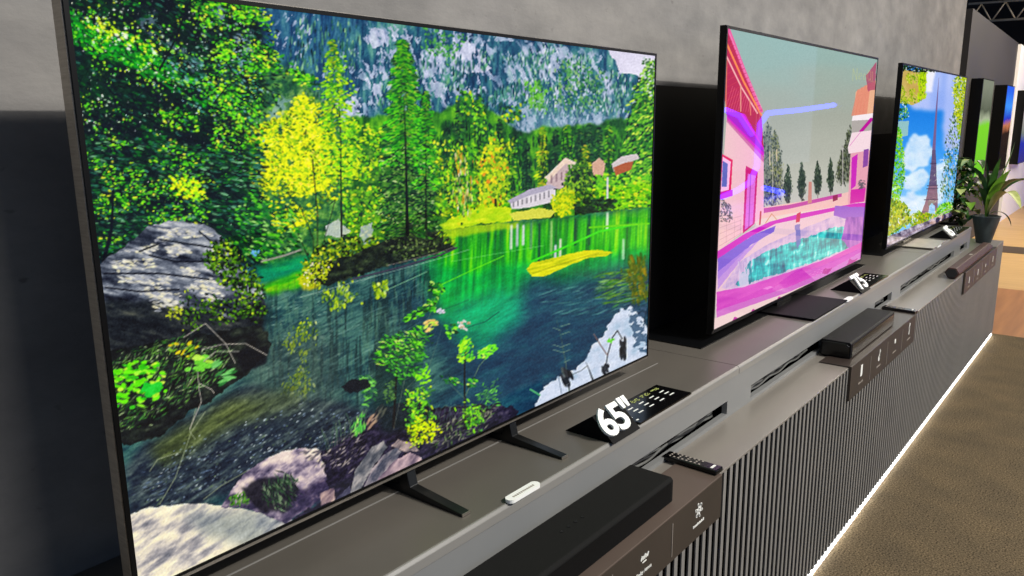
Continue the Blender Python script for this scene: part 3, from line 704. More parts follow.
    # bright green reflections below the far bank
    bk = p.mask([(440, 232), (520, 222), (600, 214), (660, 206), (660, 246), (560, 262), (470, 272), (430, 262)], 5, 14, 4)*lake
    p.put(bk, p.ramp(wv, [(0, (6, 70, 56)), (0.35, (16, 130, 40)), (0.6, (70, 186, 30)), (0.8, (150, 214, 20)), (1, (226, 236, 120))]), .85)
    p.put(p.mask([(440, 230), (480, 224), (520, 222), (520, 228), (470, 236), (442, 240)], 2, 6, 1)*lake, (190, 206, 30), .7)
    for (x, y, h, c) in [(512, 226, 24, (220, 226, 210)), (518, 225, 22, (190, 200, 200)), (524, 226, 20, (210, 214, 214)), (532, 224, 26, (96, 150, 110)), (552, 222, 34, (150, 190, 120)), (556, 246, 20, (226, 220, 230)), (561, 240, 22, (216, 216, 200)), (608, 214, 16, (226, 230, 220)), (540, 224, 40, (8, 74, 60)), (576, 220, 26, (10, 76, 56)), (590, 216, 30, (16, 90, 60)), (624, 240, 20, (180, 214, 180))]:
        p.line([(x, y), (x-0.5, y+h)], 3, c, .40)
    # reflections of the right-hand bank, olive and brown
    p.leaves([(600, 275), (640, 268), (646, 300), (620, 306), (600, 298)], 200, (3, 9), (.6, 1.1), -14, [(2, (60, 130, 40)), (2, (110, 150, 50)), (2, (30, 80, 60)), (1, (150, 190, 120))], 18, a=.7)
    p.leaves([(628, 262), (648, 258), (646, 298), (630, 300)], 120, (2, 5), (1, 2), 80, [(2, (150, 130, 10)), (2, (90, 100, 20)), (1, (60, 90, 20))], 20, a=.6)
    p.leaves([(540, 290), (640, 280), (640, 312), (560, 320)], 220, (3, 12), (.5, .9), -15, [(2, (40, 90, 100)), (1, (110, 160, 150)), (2, (30, 60, 84))], 12, a=.5)
    # left inlet: turquoise with a yellow-green sheet of light
    p.put(p.mask([(255, 264), (300, 256), (318, 252), (316, 272), (290, 280), (262, 282)], 2, 6, 2), p.ramp(p.noise(24, 5, -14), [(0, (0, 100, 84)), (0.5, (0, 138, 100)), (1, (30, 190, 110))]))
    p.put(p.mask([(262, 286), (290, 276), (316, 266), (322, 276), (300, 288), (268, 296)], 2, 5, 2), p.ramp(p.noise(20, 4, -16), [(0, (20, 110, 50)), (0.5, (70, 180, 20)), (1, (196, 220, 20))]), .95)
    p.put(p.mask([(298, 280), (312, 268), (326, 276), (318, 290), (304, 290)], 2, 5, 1), (212, 200, 30), .85)
    # broken tree reflections in the left water
    refl = p.mask([(262, 300), (320, 282), (430, 262), (440, 280), (400, 340), (360, 420), (260, 430)], 8, 20, 8)*lake
    p.put(refl*(p.noise(3, 46, 0, 3, 51) > .56), (22, 48, 52), .65)
    p.put(refl*(p.noise(4, 20, 0, 3, 52) > .62), (104, 140, 116), .35)
    YG = [(3, (150, 180, 30)), (2, (196, 214, 40)), (2, (90, 130, 50)), (1, (206, 220, 140))]
    p.leaves([(282, 385), (306, 365), (312, 385), (306, 408), (290, 402)], 150, (1, 3), (.8, 1.4), 100, YG, 40)
    p.leaves([(285, 345), (298, 320), (318, 325), (314, 350), (300, 362)], 110, (1, 3), (.8, 1.3), 100, YG, 40, 1, .5)
    p.leaves([(322, 290), (350, 284), (356, 300), (330, 310)], 120, (.8, 1.6), (1, 3), 0, YG, 30, a=.8); p.leaves([(374, 284), (388, 280), (388, 296), (376, 300)], 60, (1, 2.2), (1, 3), 0, YG, 30, a=.8)
    p.leaves([(270, 300), (350, 300), (330, 400), (270, 400)], 240, (1.2, 3.6), (.5, .9), -20, [(2, (150, 176, 160)), (2, (90, 126, 110)), (1, (20, 46, 50))], 20, a=.6)
    p.leaves([(260, 300), (430, 270), (400, 400), (260, 420)], 500, (3, 10), (.4, .7), -26, [(2, (84, 124, 122)), (2, (18, 42, 52)), (1, (140, 170, 160))], 12, a=.5)
    # shallow stony foreground water: navy with sparkle, olive bank light
    fg = p.mask([(140, 450), (180, 420), (240, 386), (330, 400), (400, 420), (380, 450), (300, 470), (240, 490), (190, 512), (130, 524), (125, 470)], 4, 10, 4)
    fn = p.noise(13, 3, -32, 4, 61)
    p.put(fg, p.ramp(fn, [(0, (10, 16, 30)), (0.4, (32, 42, 60)), (0.62, (66, 78, 84)), (1, (140, 150, 146))]), .96)
    p.put(p.mask([(150, 448), (190, 424), (236, 398), (300, 390), (300, 404), (240, 424), (190, 452), (160, 468)], 4, 12, 6), p.ramp(fn, [(0, (40, 48, 30)), (0.5, (92, 104, 52)), (1, (150, 160, 90))]), .75)
    p.put(p.mask([(240, 350), (330, 330), (350, 400), (300, 430), (250, 410)], 8, 24, 12), p.ramp(fn, [(0, (30, 42, 46)), (0.5, (72, 86, 82)), (1, (128, 140, 126))]), .5)
    p.leaves([(170, 450), (300, 405), (380, 420), (330, 448), (250, 470), (190, 505), (140, 510)], 520, (.8, 2.6), (.4, .8), -30, [(3, (150, 168, 190)), (2, (206, 214, 214)), (3, (16, 22, 34)), (1, (110, 130, 90))], 14, a=.8)
    p.leaves([(140, 470), (240, 450), (220, 480), (135, 500)], 140, (2, 6), (.4, .8), -20, [(1, (120, 140, 170)), (2, (20, 26, 40))], 12, a=.7)
    for q in ([(206, 412), (192, 432), (176, 478), (160, 505)], [(198, 404), (190, 432), (196, 440)], [(204, 500), (222, 486), (250, 470)], [(150, 472), (158, 460), (182, 452)]): p.line(q, 1.3, (150, 158, 130), .8)
    # --- surface streaks of light on the lake
    for q, c, w in [([(300, 298), (360, 281), (440, 259), (470, 250)], (190, 206, 190), 1.1), ([(452, 262), (510, 252), (545, 246)], (170, 230, 150), 1.0), ([(384, 292), (428, 272)], (150, 200, 160), 1.3), ([(440, 286), (474, 270), (505, 256)], (120, 220, 40), 1.4),
                    ([(532, 262), (560, 250), (600, 232), (640, 224)], (70, 206, 40), 2.4), ([(590, 228), (650, 224)], (110, 200, 30), 2.2), ([(468, 328), (486, 322), (500, 312)], (10, 50, 60), 1.2), ([(395, 340), (420, 320), (470, 300)], (20, 60, 60), 1.0), ([(420, 264), (436, 268), (452, 258)], (70, 190, 110), .9)]:
        p.line(q, w, c, .75)
    # sunken yellow log
    p.put(p.mask([(527, 270), (533, 263), (545, 261), (560, 257), (580, 252), (598, 250), (614, 253), (606, 257), (590, 258), (572, 265), (556, 272), (545, 277), (533, 277)], .6, 3), p.ramp(p.noise(16, 2, -12), [(0, (150, 170, 20)), (0.5, (206, 206, 30)), (1, (236, 230, 70))]))
    p.line([(533, 274), (560, 265), (600, 253)], 1.0, (110, 120, 20), .8)
    # --- cloud reflection, pale
    cl = [(536, 404), (541, 396), (546, 385), (556, 380), (564, 374), (576, 369), (586, 361), (590, 352), (593, 344), (604, 336), (608, 325), (614, 318), (622, 310), (632, 307), (642, 318), (655, 340), (650, 420), (540, 420)]
    p.put(p.mask(cl, 2.2, 4, 0), p.ramp(p.noise(9, 14, 60, 3, 71), [(0, (150, 180, 200)), (0.45, (196, 206, 222)), (1, (222, 226, 238))]))
    p.put(p.mask([(626, 312), (646, 305), (648, 355), (636, 350), (632, 330)], 4, 6, 0)*(p.noise(5, 3, -20, 3, 72) > .44), (64, 92, 118), .85)
    D = (36, 40, 48)
    p.line([(570, 392), (566, 362), (562, 340), (557, 320)], 1.5, (88, 104, 92), 1, .8); p.leaves([(562, 372), (572, 372), (572, 388), (564, 384)], 14, (3, 6), (1, 2), 70, [(1, D), (1, (90, 100, 100))], 10)
    for y, s_ in ((324, 1), (328, -1), (332, 1), (344, 1), (345, -1), (350, 1), (350, -1), (360, 1)): p.line([(562+(y-335)*.1, y+3), (562+s_*9, y-1+abs(s_))], 1.0, (176, 190, 150), .9)
    p.line([(605, 376), (608, 356), (613, 338), (618, 331), (623, 340)], 1.4, D); p.leaves([(620, 340), (627, 340), (627, 358), (621, 356)], 16, (3, 5), (1.2, 2), 85, [(1, D)], 8)
    p.leaves([(602, 366), (610, 366), (608, 376), (602, 374)], 10, (2, 4), (1.4, 2), 60, [(1, D)], 8); p.line([(608, 356), (600, 344), (594, 334)], 1.5, (120, 100, 100), 1); p.line([(594, 382), (588, 366), (586, 362)], 2.4, (70, 76, 84), 1, .8)
    p.line([(562, 394), (559, 376)], 1, (60, 80, 100)); p.line([(573, 375), (582, 371), (588, 366)], 1, (60, 66, 70)); p.line([(531, 390), (541, 396)], 2, (90, 170, 120)); p.leaves([(608, 338), (614, 338), (613, 344), (609, 344)], 6, (1, 2), (1, 1.6), 0, [(1, (110, 200, 60))])
    # --- yellow-green tree mass left of centre
    hz = p.mask([(230, 60), (300, 70), (330, 110), (440, 190), (440, 250), (260, 262), (220, 200)], 8, 16, 5)
    p.put(hz, p.ramp(p.noise(5, 4, 0, 3, 81), [(0, (10, 44, 30)), (0.4, (40, 96, 40)), (0.7, (110, 160, 50)), (1, (180, 206, 110))]), .75)
    p.leaves([(345, 190), (385, 190), (385, 250), (345, 258)], 420, (1.2, 3), (.9, 1.5), 20, [(3, (110, 170, 30)), (2, (60, 110, 30)), (1, (20, 50, 30)), (1, (200, 210, 60))], 60)
    p.put(p.mask([(326, 226), (338, 220), (352, 232), (340, 238), (326, 236)], 2, 4), (206, 206, 206), .8); p.put(p.mask([(360, 228), (372, 224), (374, 240), (364, 246)], 2, 4), (196, 196, 216), .7)
    YT = [(5, (214, 222, 10)), (3, (240, 234, 30)), (3, (150, 190, 20)), (1, (90, 130, 20)), (1, (250, 226, 90))]
    p.leaves([(236, 160), (262, 126), (284, 116), (300, 96), (322, 108), (330, 130), (336, 160), (330, 186), (300, 196), (262, 186)], 2500, (1.2, 3.2), (.9, 1.7), 15, YT, 45, 1, .33, seed=81)
    p.leaves([(240, 150), (262, 132), (330, 120), (336, 200), (262, 196)], 500, (1.2, 3), (.9, 1.6), 15, YT, 45, seed=83, spread=7)
    p.leaves([(262, 196), (290, 190), (322, 200), (312, 226), (280, 232), (262, 214)], 300, (1.2, 2.8), (.8, 1.4), 10, YT, 40, 1, .52, seed=82)
    p.leaves([(345, 120), (380, 130), (384, 200), (350, 230), (340, 180)], 520, (1.2, 2.8), (.8, 1.4), 20, [(3, (170, 210, 20)), (3, (100, 180, 30)), (2, (40, 100, 30)), (1, (230, 226, 60))], 45, 1, .42)
    p.leaves([(240, 130), (330, 100), (340, 200), (262, 230)], 330, (.8, 2.2), (.5, 1.0), 30, [(2, (70, 110, 20)), (2, (30, 70, 30)), (1, (120, 110, 20))], 20, 1, .54, seed=86, sx=8)
    TK = (26, 24, 22)
    for q, w in [([(313, 160), (318, 215), (318, 262)], 1.4), ([(286, 206), (298, 232), (310, 262)], 1.6), ([(300, 205), (314, 240), (314, 262)], 1.3), ([(330, 205), (336, 200), (322, 250)], 1.2)]: p.line(q, w, TK, .9, w*.8)
    p.conifer(333, 40, 130, 20, [(3, (170, 220, 20)), (3, (110, 200, 30)), (1, (220, 230, 40)), (1, (50, 120, 40))], 0.05, 480, None, L=(1.3, 3))
    p.leaves([(322, 120), (358, 115), (366, 180), (322, 175)], 330, (1.3, 2.8), (.9, 1.4), 10, [(3, (190, 214, 20)), (2, (120, 190, 30)), (1, (50, 100, 40))], 40, 1, .5)
    p.line([(338, 80), (341, 130), (342, 242)], 1.0, TK, .85, 2.2)
    p.leaves([(328, 60), (346, 56), (360, 120), (360, 180), (325, 180), (322, 110)], 300, (1.2, 2.8), (.8, 1.4), 12, [(3, (150, 214, 20)), (2, (200, 226, 30)), (2, (60, 140, 40))], 40, seed=84)
    # bushes and rocks of the small left peninsula
    p.leaves([(300, 268), (322, 246), (350, 238), (380, 240), (384, 262), (340, 280), (312, 284)], 700, (1.2, 3), (.8, 1.5), 10, [(3, (130, 160, 30)), (3, (60, 90, 30)), (3, (20, 30, 22)), (1, (220, 216, 60))], 60)
    p.put(p.mask([(308, 275), (330, 262), (360, 252), (395, 238), (408, 224), (424, 220), (440, 230), (452, 238), (456, 250), (440, 254), (400, 264), (360, 275), (330, 286), (312, 284)], 2, 5), p.ramp(p.noise(6, 4, -10, 3, 91), [(0, (6, 10, 16)), (0.5, (26, 34, 34)), (0.8, (60, 74, 54)), (1, (120, 130, 90))]), .95)
    p.leaves([(385, 250), (392, 232), (410, 224), (436, 232), (444, 250), (400, 262)], 300, (1, 2.4), (.7, 1.2), 20, [(3, (60, 84, 40)), (3, (12, 20, 22)), (1, (130, 150, 90))], 60, a=.85)
    p.leaves([(300, 276), (318, 262), (335, 258), (324, 280), (306, 288)], 160, (1, 2.4), (.7, 1.2), 20, [(3, (190, 200, 40)), (2, (110, 140, 30)), (1, (230, 220, 190))], 60)
    p.line([(352, 280), (400, 268), (440, 256), (458, 248)], 2.0, (70, 66, 84), .9); p.line([(388, 266), (440, 253), (456, 247)], 1.2, (150, 140, 140), .8)
    p.leaves([(438, 232), (452, 236), (456, 246), (446, 244)], 40, (1.5, 3.5), (.6, 1), -45, [(1, (170, 200, 40)), (1, (70, 120, 30))], 30)
    # --- the tall conifers in the middle
    C2 = [(4, (70, 190, 30)), (3, (120, 220, 30)), (3, (26, 110, 40)), (1, (180, 220, 60))]; C3 = [(3, (40, 110, 40)), (4, (18, 54, 36)), (2, (90, 150, 50)), (1, (150, 190, 100))]
    p.conifer(403, 40, 236, 34, C3, 0.03, 2400, None, L=(1.6, 4.5), seed=4)
    p.conifer(426, 92, 230, 17, C3, 0.0, 620, (16, 22, 16), L=(1.5, 3.8), seed=5)
    p.conifer(403, 40, 165, 27, C2, 0.03, 1700, None, L=(1.5, 3.6), seed=6)
    p.conifer(427, 92, 190, 16, C2, 0.0, 420, None, L=(1.5, 3.4), seed=7)
    p.leaves([(382, 150), (430, 150), (440, 225), (380, 225)], 420, (1.2, 2.6), (.6, 1.0), 10, [(2, (110, 160, 70)), (3, (14, 34, 28)), (1, (190, 206, 150))], 30, a=.85)
    p.line([(404, 90), (406, 140), (408, 236)], .6, (10, 16, 18), .9, 3.6); p.line([(426, 120), (427, 232)], .5, (10, 16, 18), .85, 1.8)
    p.leaves([(436, 140), (480, 150), (480, 210), (440, 224)], 420, (1.2, 3), (.9, 1.5), 70, [(3, (150, 210, 30)), (2, (80, 160, 30)), (2, (30, 90, 40)), (1, (220, 220, 60))], 40, 1, .45)
    p.leaves([(456, 150), (470, 156), (470, 214), (458, 214)], 90, (2, 5), (.6, 1.1), 90, [(2, (190, 190, 130)), (2, (196, 150, 40)), (1, (230, 220, 200))], 8, a=.8)
    # --- dark leafy mass on the left
    lm = [(50, -40), (235, -40), (262, 20), (270, 60), (262, 100), (246, 130), (250, 190), (266, 230), (262, 262), (225, 262), (200, 260), (110, 262), (50, 262)]
    p.put(p.mask(lm, 10, 14, 3), p.ramp(p.noise(30, 14, 25, 4, 101), [(0, (3, 8, 22)), (0.45, (5, 20, 26)), (0.7, (6, 44, 28)), (1, (14, 84, 34))]))
    # sky glimpses in the upper middle
    for q, a in [([(138, 18), (158, 14), (166, 40), (196, 56), (214, 70), (196, 72), (170, 50), (142, 34)], .5), ([(230, 40), (250, 30), (258, 60), (246, 72), (232, 62)], .75), ([(206, 0), (226, 6), (230, 24), (214, 22)], .7), ([(272, 95), (290, 98), (284, 120), (270, 118)], .6)]:
        p.put(p.mask(q, 6, 6, 1)*(p.noise(4, 3, 30, 2) > .42), (150, 176, 190), a)
    DK = [(4, (4, 22, 26)), (3, (4, 50, 30)), (2, (10, 84, 30)), (1, (40, 96, 80))]
    p.leaves(lm, 2600, (2, 5), (.8, 1.5), 28, DK, 16, seed=102)
    band1 = [(66, 14), (90, 22), (140, 40), (165, 60), (210, 90), (205, 108), (150, 76), (110, 60), (66, 40)]
    p.leaves(band1, 700, (1.8, 4), (.9, 1.6), 30, [(4, (10, 120, 24)), (3, (20, 160, 26)), (2, (4, 70, 26)), (1, (120, 210, 40))], 14, seed=103)
    p.leaves([(82, 20), (100, 22), (130, 36), (160, 50), (160, 56), (120, 44), (84, 28)], 90, (1.4, 3.2), (.9, 1.5), 30, [(3, (190, 236, 30)), (1, (240, 240, 80)), (1, (230, 245, 220))], 12, seed=104)
    LT = [(3, (110, 210, 40)), (2, (170, 236, 50)), (2, (210, 240, 200)), (2, (40, 140, 40)), (1, (200, 220, 60))]
    p.leaves([(64, -10), (235, -20), (260, 40), (250, 130), (90, 150), (70, 60)], 720, (.9, 2.2), (.7, 1.3), 30, LT, 20, 1, .50, seed=105, sx=20, sy=9)
    p.leaves([(66, -10), (240, -20), (262, 60), (262, 230), (100, 250)], 520, (.5, 1.1), (.45, .8), 30, [(3, (236, 248, 240)), (1, (180, 216, 200)), (1, (200, 240, 80))], 20, seed=106)
    p.leaves([(205, -20), (262, -10), (285, 60), (262, 150), (215, 160), (200, 60)], 620, (1.0, 2.4), (.7, 1.2), 22, [(3, (110, 200, 40)), (2, (50, 130, 40)), (2, (180, 220, 60)), (2, (150, 180, 170)), (2, (20, 60, 40))], 40, 1, .42, seed=116)
    p.leaves([(160, 50), (220, 60), (262, 60), (256, 120), (190, 110)], 480, (1.4, 3.4), (.7, 1.3), 28, [(3, (20, 90, 50)), (2, (60, 130, 110)), (2, (6, 30, 34)), (2, (120, 170, 170)), (1, (150, 210, 90))], 18, seed=107)
    # lime clusters, upper edge of the mass
    LM = [(4, (104, 200, 30)), (2, (156, 218, 40)), (3, (50, 140, 30)), (1, (214, 224, 70)), (2, (16, 66, 30))]
    for q, n in [([(205, -30), (262, -10), (270, 26), (240, 22), (222, 10)], 420), ([(195, 2), (215, 0), (222, 24), (206, 30)], 120), ([(216, 44), (232, 40), (238, 60), (218, 60)], 110), ([(246, 46), (268, 46), (282, 58), (280, 72), (262, 68)], 150), ([(244, 66), (266, 66), (262, 76), (246, 76)], 80), ([(284, 68), (312, 76), (322, 86), (300, 82)], 90), ([(210, 60), (240, 76), (246, 110), (206, 100)], 200),
                 ([(212, 100), (262, 100), (262, 150), (212, 160)], 260), ([(156, 104), (196, 112), (200, 132), (164, 132)], 70), ([(200, 150), (262, 150), (262, 176), (200, 190)], 130)]:
        p.leaves(q, n, (1.3, 3), (.9, 1.6), 15, LM, 40, seed=n)
    p.line([(214, 104), (228, 86), (242, 78), (278, 76), (300, 72)], 1.5, (16, 18, 26), .95, .8); p.line([(160, 70), (176, 40), (186, 12), (196, -10)], 2.6, (12, 18, 24), .9, 1.6); p.line([(120, 150), (135, 100), (150, 90)], 1.6, (16, 26, 34), .8)
    p.leaves([(66, 60), (205, 90), (262, 150), (262, 200), (80, 200)], 900, (1.5, 4.5), (.7, 1.3), 22, [(3, (4, 12, 26)), (2, (5, 28, 26))], 8, 1, .5, seed=118, sx=22, sy=8)
    p.leaves([(200, -20), (262, -10), (285, 70), (262, 150), (205, 160)], 420, (1.2, 3.5), (.6, 1.2), 25, [(3, (8, 34, 30)), (1, (20, 60, 60))], 8, 1, .52, seed=119, sx=14, sy=7)
    # horizontal sprays, lower
    p.leaves([(84, 138), (200, 140), (262, 150), (262, 240), (180, 222), (104, 256)], 2000, (2.2, 5), (.8, 1.4), 10, [(5, (5, 24, 26)), (3, (8, 60, 34)), (2, (20, 100, 40)), (2, (50, 110, 90)), (1, (110, 160, 120))], 14, 1, .40, seed=111, sx=30, sy=7)
    p.leaves([(84, 142), (190, 142), (205, 175), (205, 222), (160, 224), (104, 256), (96, 200)], 680, (1.0, 2.6), (.7, 1.3), 8, LM, 24, 1, .56, seed=112, sx=24, sy=7)
    p.leaves([(170, 178), (200, 182), (206, 200), (178, 198)], 120, (1.4, 2.8), (.9, 1.5), 20, [(2, (226, 236, 20)), (2, (160, 220, 30))], 30, seed=113)
    p.leaves([(245, 190), (300, 214), (300, 252), (262, 262), (230, 250)], 420, (1.6, 4), (.8, 1.4), 20, [(3, (30, 120, 40)), (3, (14, 60, 36)), (2, (90, 180, 40)), (1, (150, 200, 110))], 20, seed=114)
    p.line([(104, 262), (112, 230), (114, 190)], 4, (8, 12, 26), .8, 2)
    p.leaves([(250, 252), (256, 249), (262, 252), (256, 256)], 10, (1, 2), (1, 1.4), 0, [(1, (120, 180, 230))]); p.line([(262, 262), (285, 256), (302, 250)], 2.2, (150, 150, 140), .8)
    # --- big strata rock on the left
    rk = [(98, 270), (108, 257), (124, 248), (138, 236), (150, 227), (166, 222), (186, 222), (204, 225), (216, 231), (224, 240), (230, 256), (244, 272), (262, 292), (266, 308), (258, 322), (236, 330), (190, 336), (140, 350), (104, 360)]
    rx = p.noise(34, 6, 12, 4, 121); ry = p.noise(7, 3, 8, 3, 122)
    p.put(p.mask(rk, 2, 6), p.ramp(rx*.7+ry*.3, [(0.22, (18, 22, 38)), (0.42, (66, 72, 86)), (0.56, (120, 126, 138)), (0.72, (188, 190, 194)), (0.9, (236, 232, 220))]))
    p.put(p.mask([(104, 300), (160, 300), (230, 318), (266, 300), (266, 340), (230, 352), (120, 368), (100, 340)], 4, 8, 2), p.ramp(rx*.6+ry*.4, [(0.2, (6, 8, 18)), (0.5, (22, 28, 36)), (0.75, (60, 64, 60)), (1, (150, 150, 120))]), .9)
    WH = [(2, (222, 218, 206)), (2, (170, 172, 180)), (1, (244, 236, 200))]
    for q, n in [([(112, 262), (150, 258), (158, 268), (116, 272)], 70), ([(120, 252), (150, 246), (170, 232), (176, 236), (150, 254)], 60), ([(160, 228), (200, 230), (214, 236), (190, 238), (164, 236)], 60), ([(166, 248), (184, 244), (192, 252), (172, 258)], 60), ([(120, 276), (170, 278), (170, 286), (122, 284)], 60), ([(186, 284), (214, 282), (228, 296), (210, 300)], 110), ([(140, 286), (180, 296), (182, 308), (160, 308)], 110), ([(180, 268), (198, 266), (198, 276), (184, 276)], 30)]:
        p.leaves(q, n, (1.5, 5), (.7, 1.4), 8, WH, 14, a=.75, seed=n+200)
    for q in ([(150, 256), (176, 262), (214, 262), (226, 256)], [(104, 274), (160, 274), (210, 280)], [(160, 240), (200, 246), (222, 250)], [(106, 288), (140, 292), (180, 290)], [(140, 252), (160, 244)], [(200, 232), (216, 246), (228, 262)]): p.line(q, 2.0, (16, 20, 34), .8)
    MS = [(3, (90, 140, 24)), (1, (176, 206, 50)), (3, (44, 84, 24)), (4, (14, 26, 20))]
    p.leaves([(204, 262), (214, 244), (228, 240), (246, 262), (262, 284), (264, 300), (240, 296), (222, 282)], 620, (1, 2.6), (.8, 1.5), 30, MS, 50, seed=131)
    p.leaves([(200, 300), (262, 296), (264, 318), (210, 322)], 240, (1, 2.6), (.8, 1.5), 20, MS, 50, seed=132); p.leaves([(186, 288), (204, 300), (200, 330), (180, 330)], 90, (1, 2.4), (.7, 1.2), 40, MS, 50, seed=133)
    p.leaves([(168, 308), (184, 306), (180, 320), (166, 320)], 40, (1, 2.6), (.7, 1.2), 20, [(2, (190, 200, 60)), (1, (90, 110, 40))], 40)
    # --- bank with ground plants under the rock
    bk2 = [(104, 352), (140, 346), (200, 334), (262, 326), (272, 345), (264, 360), (240, 380), (220, 396), (190, 412), (160, 436), (124, 446), (100, 420)]
    p.put(p.mask(bk2, 3, 7), p.ramp(p.noise(12, 5, -20, 3, 141), [(0, (4, 6, 14)), (0.5, (18, 24, 30)), (0.8, (44, 52, 46)), (1, (90, 96, 80))]))
    p.put(p.mask([(236, 352), (270, 346), (268, 362), (244, 374)], 2, 6, 1), (10, 14, 26), .9)
    GR = [(3, (60, 120, 50)), (3, (110, 160, 70)), (2, (30, 60, 50)), (2, (170, 190, 140)), (2, (16, 26, 30))]
    p.leaves([(112, 362), (150, 345), (190, 338), (230, 350), (225, 376), (190, 400), (150, 420), (120, 430)], 900, (2, 6), (.4, .8), -38, GR, 35, seed=142)
    BL = [(4, (110, 220, 20)), (2, (60, 180, 30)), (1, (190, 240, 80)), (1, (150, 230, 60))]
    p.leaves([(114, 372), (140, 360), (160, 366), (165, 392), (150, 402), (118, 404)], 130, (2, 4.5), (1.2, 2.2), -8, BL, 25, seed=143)
    p.leaves([(144, 385), (160, 384), (162, 394), (146, 396)], 14, (3, 5), (2, 3), 0, [(1, (40, 190, 60))], 20); p.leaves([(196, 356), (212, 358), (212, 370), (186, 372)], 16, (3.5, 6), (1.8, 2.6), 0, [(2, (120, 200, 70)), (1, (180, 220, 90))], 20, seed=145)
    p.leaves([(210, 360), (232, 356), (232, 384), (222, 384)], 12, (4, 8), (1.2, 2), -20, [(2, (120, 190, 110)), (1, (60, 130, 70))], 25, seed=146); p.leaves([(170, 340), (200, 345), (190, 360), (170, 356)], 24, (2, 3.5), (1, 1.6), -20, [(1, (206, 190, 40)), (1, (120, 170, 50))], 25)
    for q in ([(184, 338), (206, 324), (226, 344), (236, 364)], [(202, 350), (222, 345), (246, 344), (268, 356)], [(198, 372), (200, 392), (202, 402), (190, 430)], [(200, 384), (212, 390), (215, 394)], [(204, 362), (216, 352), (240, 352)]): p.line(q, 1.4, (176, 170, 160), .85)
    # --- pale boulder at the bottom left
    ra = [(60, 530), (132, 514), (150, 508), (180, 505), (206, 504), (236, 508), (262, 514), (292, 520), (300, 540), (200, 640), (60, 640)]
    an = p.noise(16, 4, -34, 4, 151); ab = p.noise(40, 22, -30, 2, 152)
    p.put(p.mask(ra, 1.5, 6), p.ramp(an*.55+ab*.45, [(0.2, (104, 106, 116)), (0.36, (164, 160, 162)), (0.47, (212, 204, 194)), (0.6, (242, 232, 204)), (1, (255, 250, 228))]))
    p.put(p.mask([(180, 512), (270, 512), (292, 522), (250, 548), (210, 540)], 6, 14, 6), p.ramp(an, [(0, (70, 84, 94)), (1, (150, 160, 168))]), .6)
    # boulder with grass tuft
    rb_ = [(222, 508), (228, 496), (240, 480), (252, 468), (266, 460), (282, 452), (298, 449), (316, 449), (330, 456), (340, 466), (344, 476), (330, 492), (310, 508), (286, 524), (262, 514), (240, 508)]
    bn = p.noise(12, 6, -30, 4, 161)
    p.put(p.mask(rb_, 1.2, 5), p.ramp(bn+(480-Y)*0.004, [(0.2, (54, 50, 76)), (0.38, (116, 106, 126)), (0.54, (176, 162, 172)), (0.7, (216, 200, 194)), (1, (240, 228, 214))]))
    p.put(p.mask([(240, 490), (262, 478), (290, 476), (300, 490), (292, 512), (262, 512)], 3, 6, 1), (22, 22, 34), .85); p.put(p.mask([(300, 490), (340, 476), (350, 470), (352, 480), (310, 510), (280, 522)], 4, 6, 2), p.ramp(p.noise(5, 3, -30), [(0, (22, 18, 44)), (0.6, (60, 52, 84)), (1, (150, 130, 140))]), .85)
    p.leaves([(270, 478), (294, 474), (300, 496), (282, 508), (262, 500)], 160, (2, 6), (.5, 1), 55, [(2, (50, 80, 56)), (2, (20, 34, 36)), (1, (120, 140, 110))], 45); p.leaves([(228, 498), (244, 492), (250, 504), (232, 506)], 60, (2, 4), (.5, 1), -50, [(2, (90, 150, 40)), (1, (40, 80, 40))], 40)
    p.leaves([(300, 452), (330, 450), (338, 470), (318, 468)], 60, (2, 5), (.6, 1.2), -30, [(1, (226, 214, 190)), (1, (90, 86, 96))], 20, a=.7)
    # --- dark soil slope, pink-grey stones
    so_ = [(322, 452), (345, 440), (362, 424), (384, 408), (410, 400), (440, 408), (500, 404), (520, 412), (480, 470), (360, 520), (300, 545), (292, 520), (330, 495)]
    p.put(p.mask(so_, 3, 6), p.ramp(p.noise(5, 3, -30, 4, 171), [(0, (8, 8, 20)), (0.45, (28, 26, 46)), (0.7, (56, 50, 76)), (1, (130, 122, 130))]))
    for q, c0, c1 in [([(352, 486), (356, 470), (372, 448), (384, 441), (388, 448), (372, 470), (362, 488), (358, 500), (350, 500)], (60, 66, 78), (176, 170, 168)), ([(364, 490), (372, 470), (384, 456), (396, 448), (402, 452), (392, 470), (378, 492)], (70, 74, 90), (190, 176, 176)),
                      ([(370, 498), (380, 478), (394, 462), (410, 453), (422, 458), (424, 468), (400, 490)], (110, 96, 112), (206, 182, 184)), ([(392, 446), (398, 440), (414, 444), (420, 452), (404, 452)], (90, 84, 92), (196, 176, 170)), ([(320, 494), (334, 488), (336, 500), (322, 506)], (96, 80, 96), (190, 166, 160)), ([(336, 500), (350, 486), (352, 500), (340, 512)], (60, 60, 80), (120, 116, 140))]:
        p.put(p.mask(q, .8, 4), p.ramp(p.noise(14, 4, -52, 3), [(0.2, c0), (0.8, c1)]))
    p.leaves([(366, 424), (382, 404), (386, 412), (372, 428)], 30, (3, 6), (.8, 1.5), -55, [(2, (176, 150, 130)), (1, (60, 50, 60))], 10)
    p.leaves([(322, 452), (350, 432), (372, 440), (350, 466), (330, 470)], 150, (2, 6), (.4, .9), -35, [(2, (176, 166, 160)), (2, (60, 54, 76)), (2, (10, 10, 24))], 30)
    p.leaves([(420, 440), (440, 422), (470, 414), (500, 410), (480, 430), (440, 452)], 260, (2, 5), (.4, .8), -50, [(2, (150, 150, 130)), (2, (40, 44, 50)), (1, (90, 130, 60))], 50)
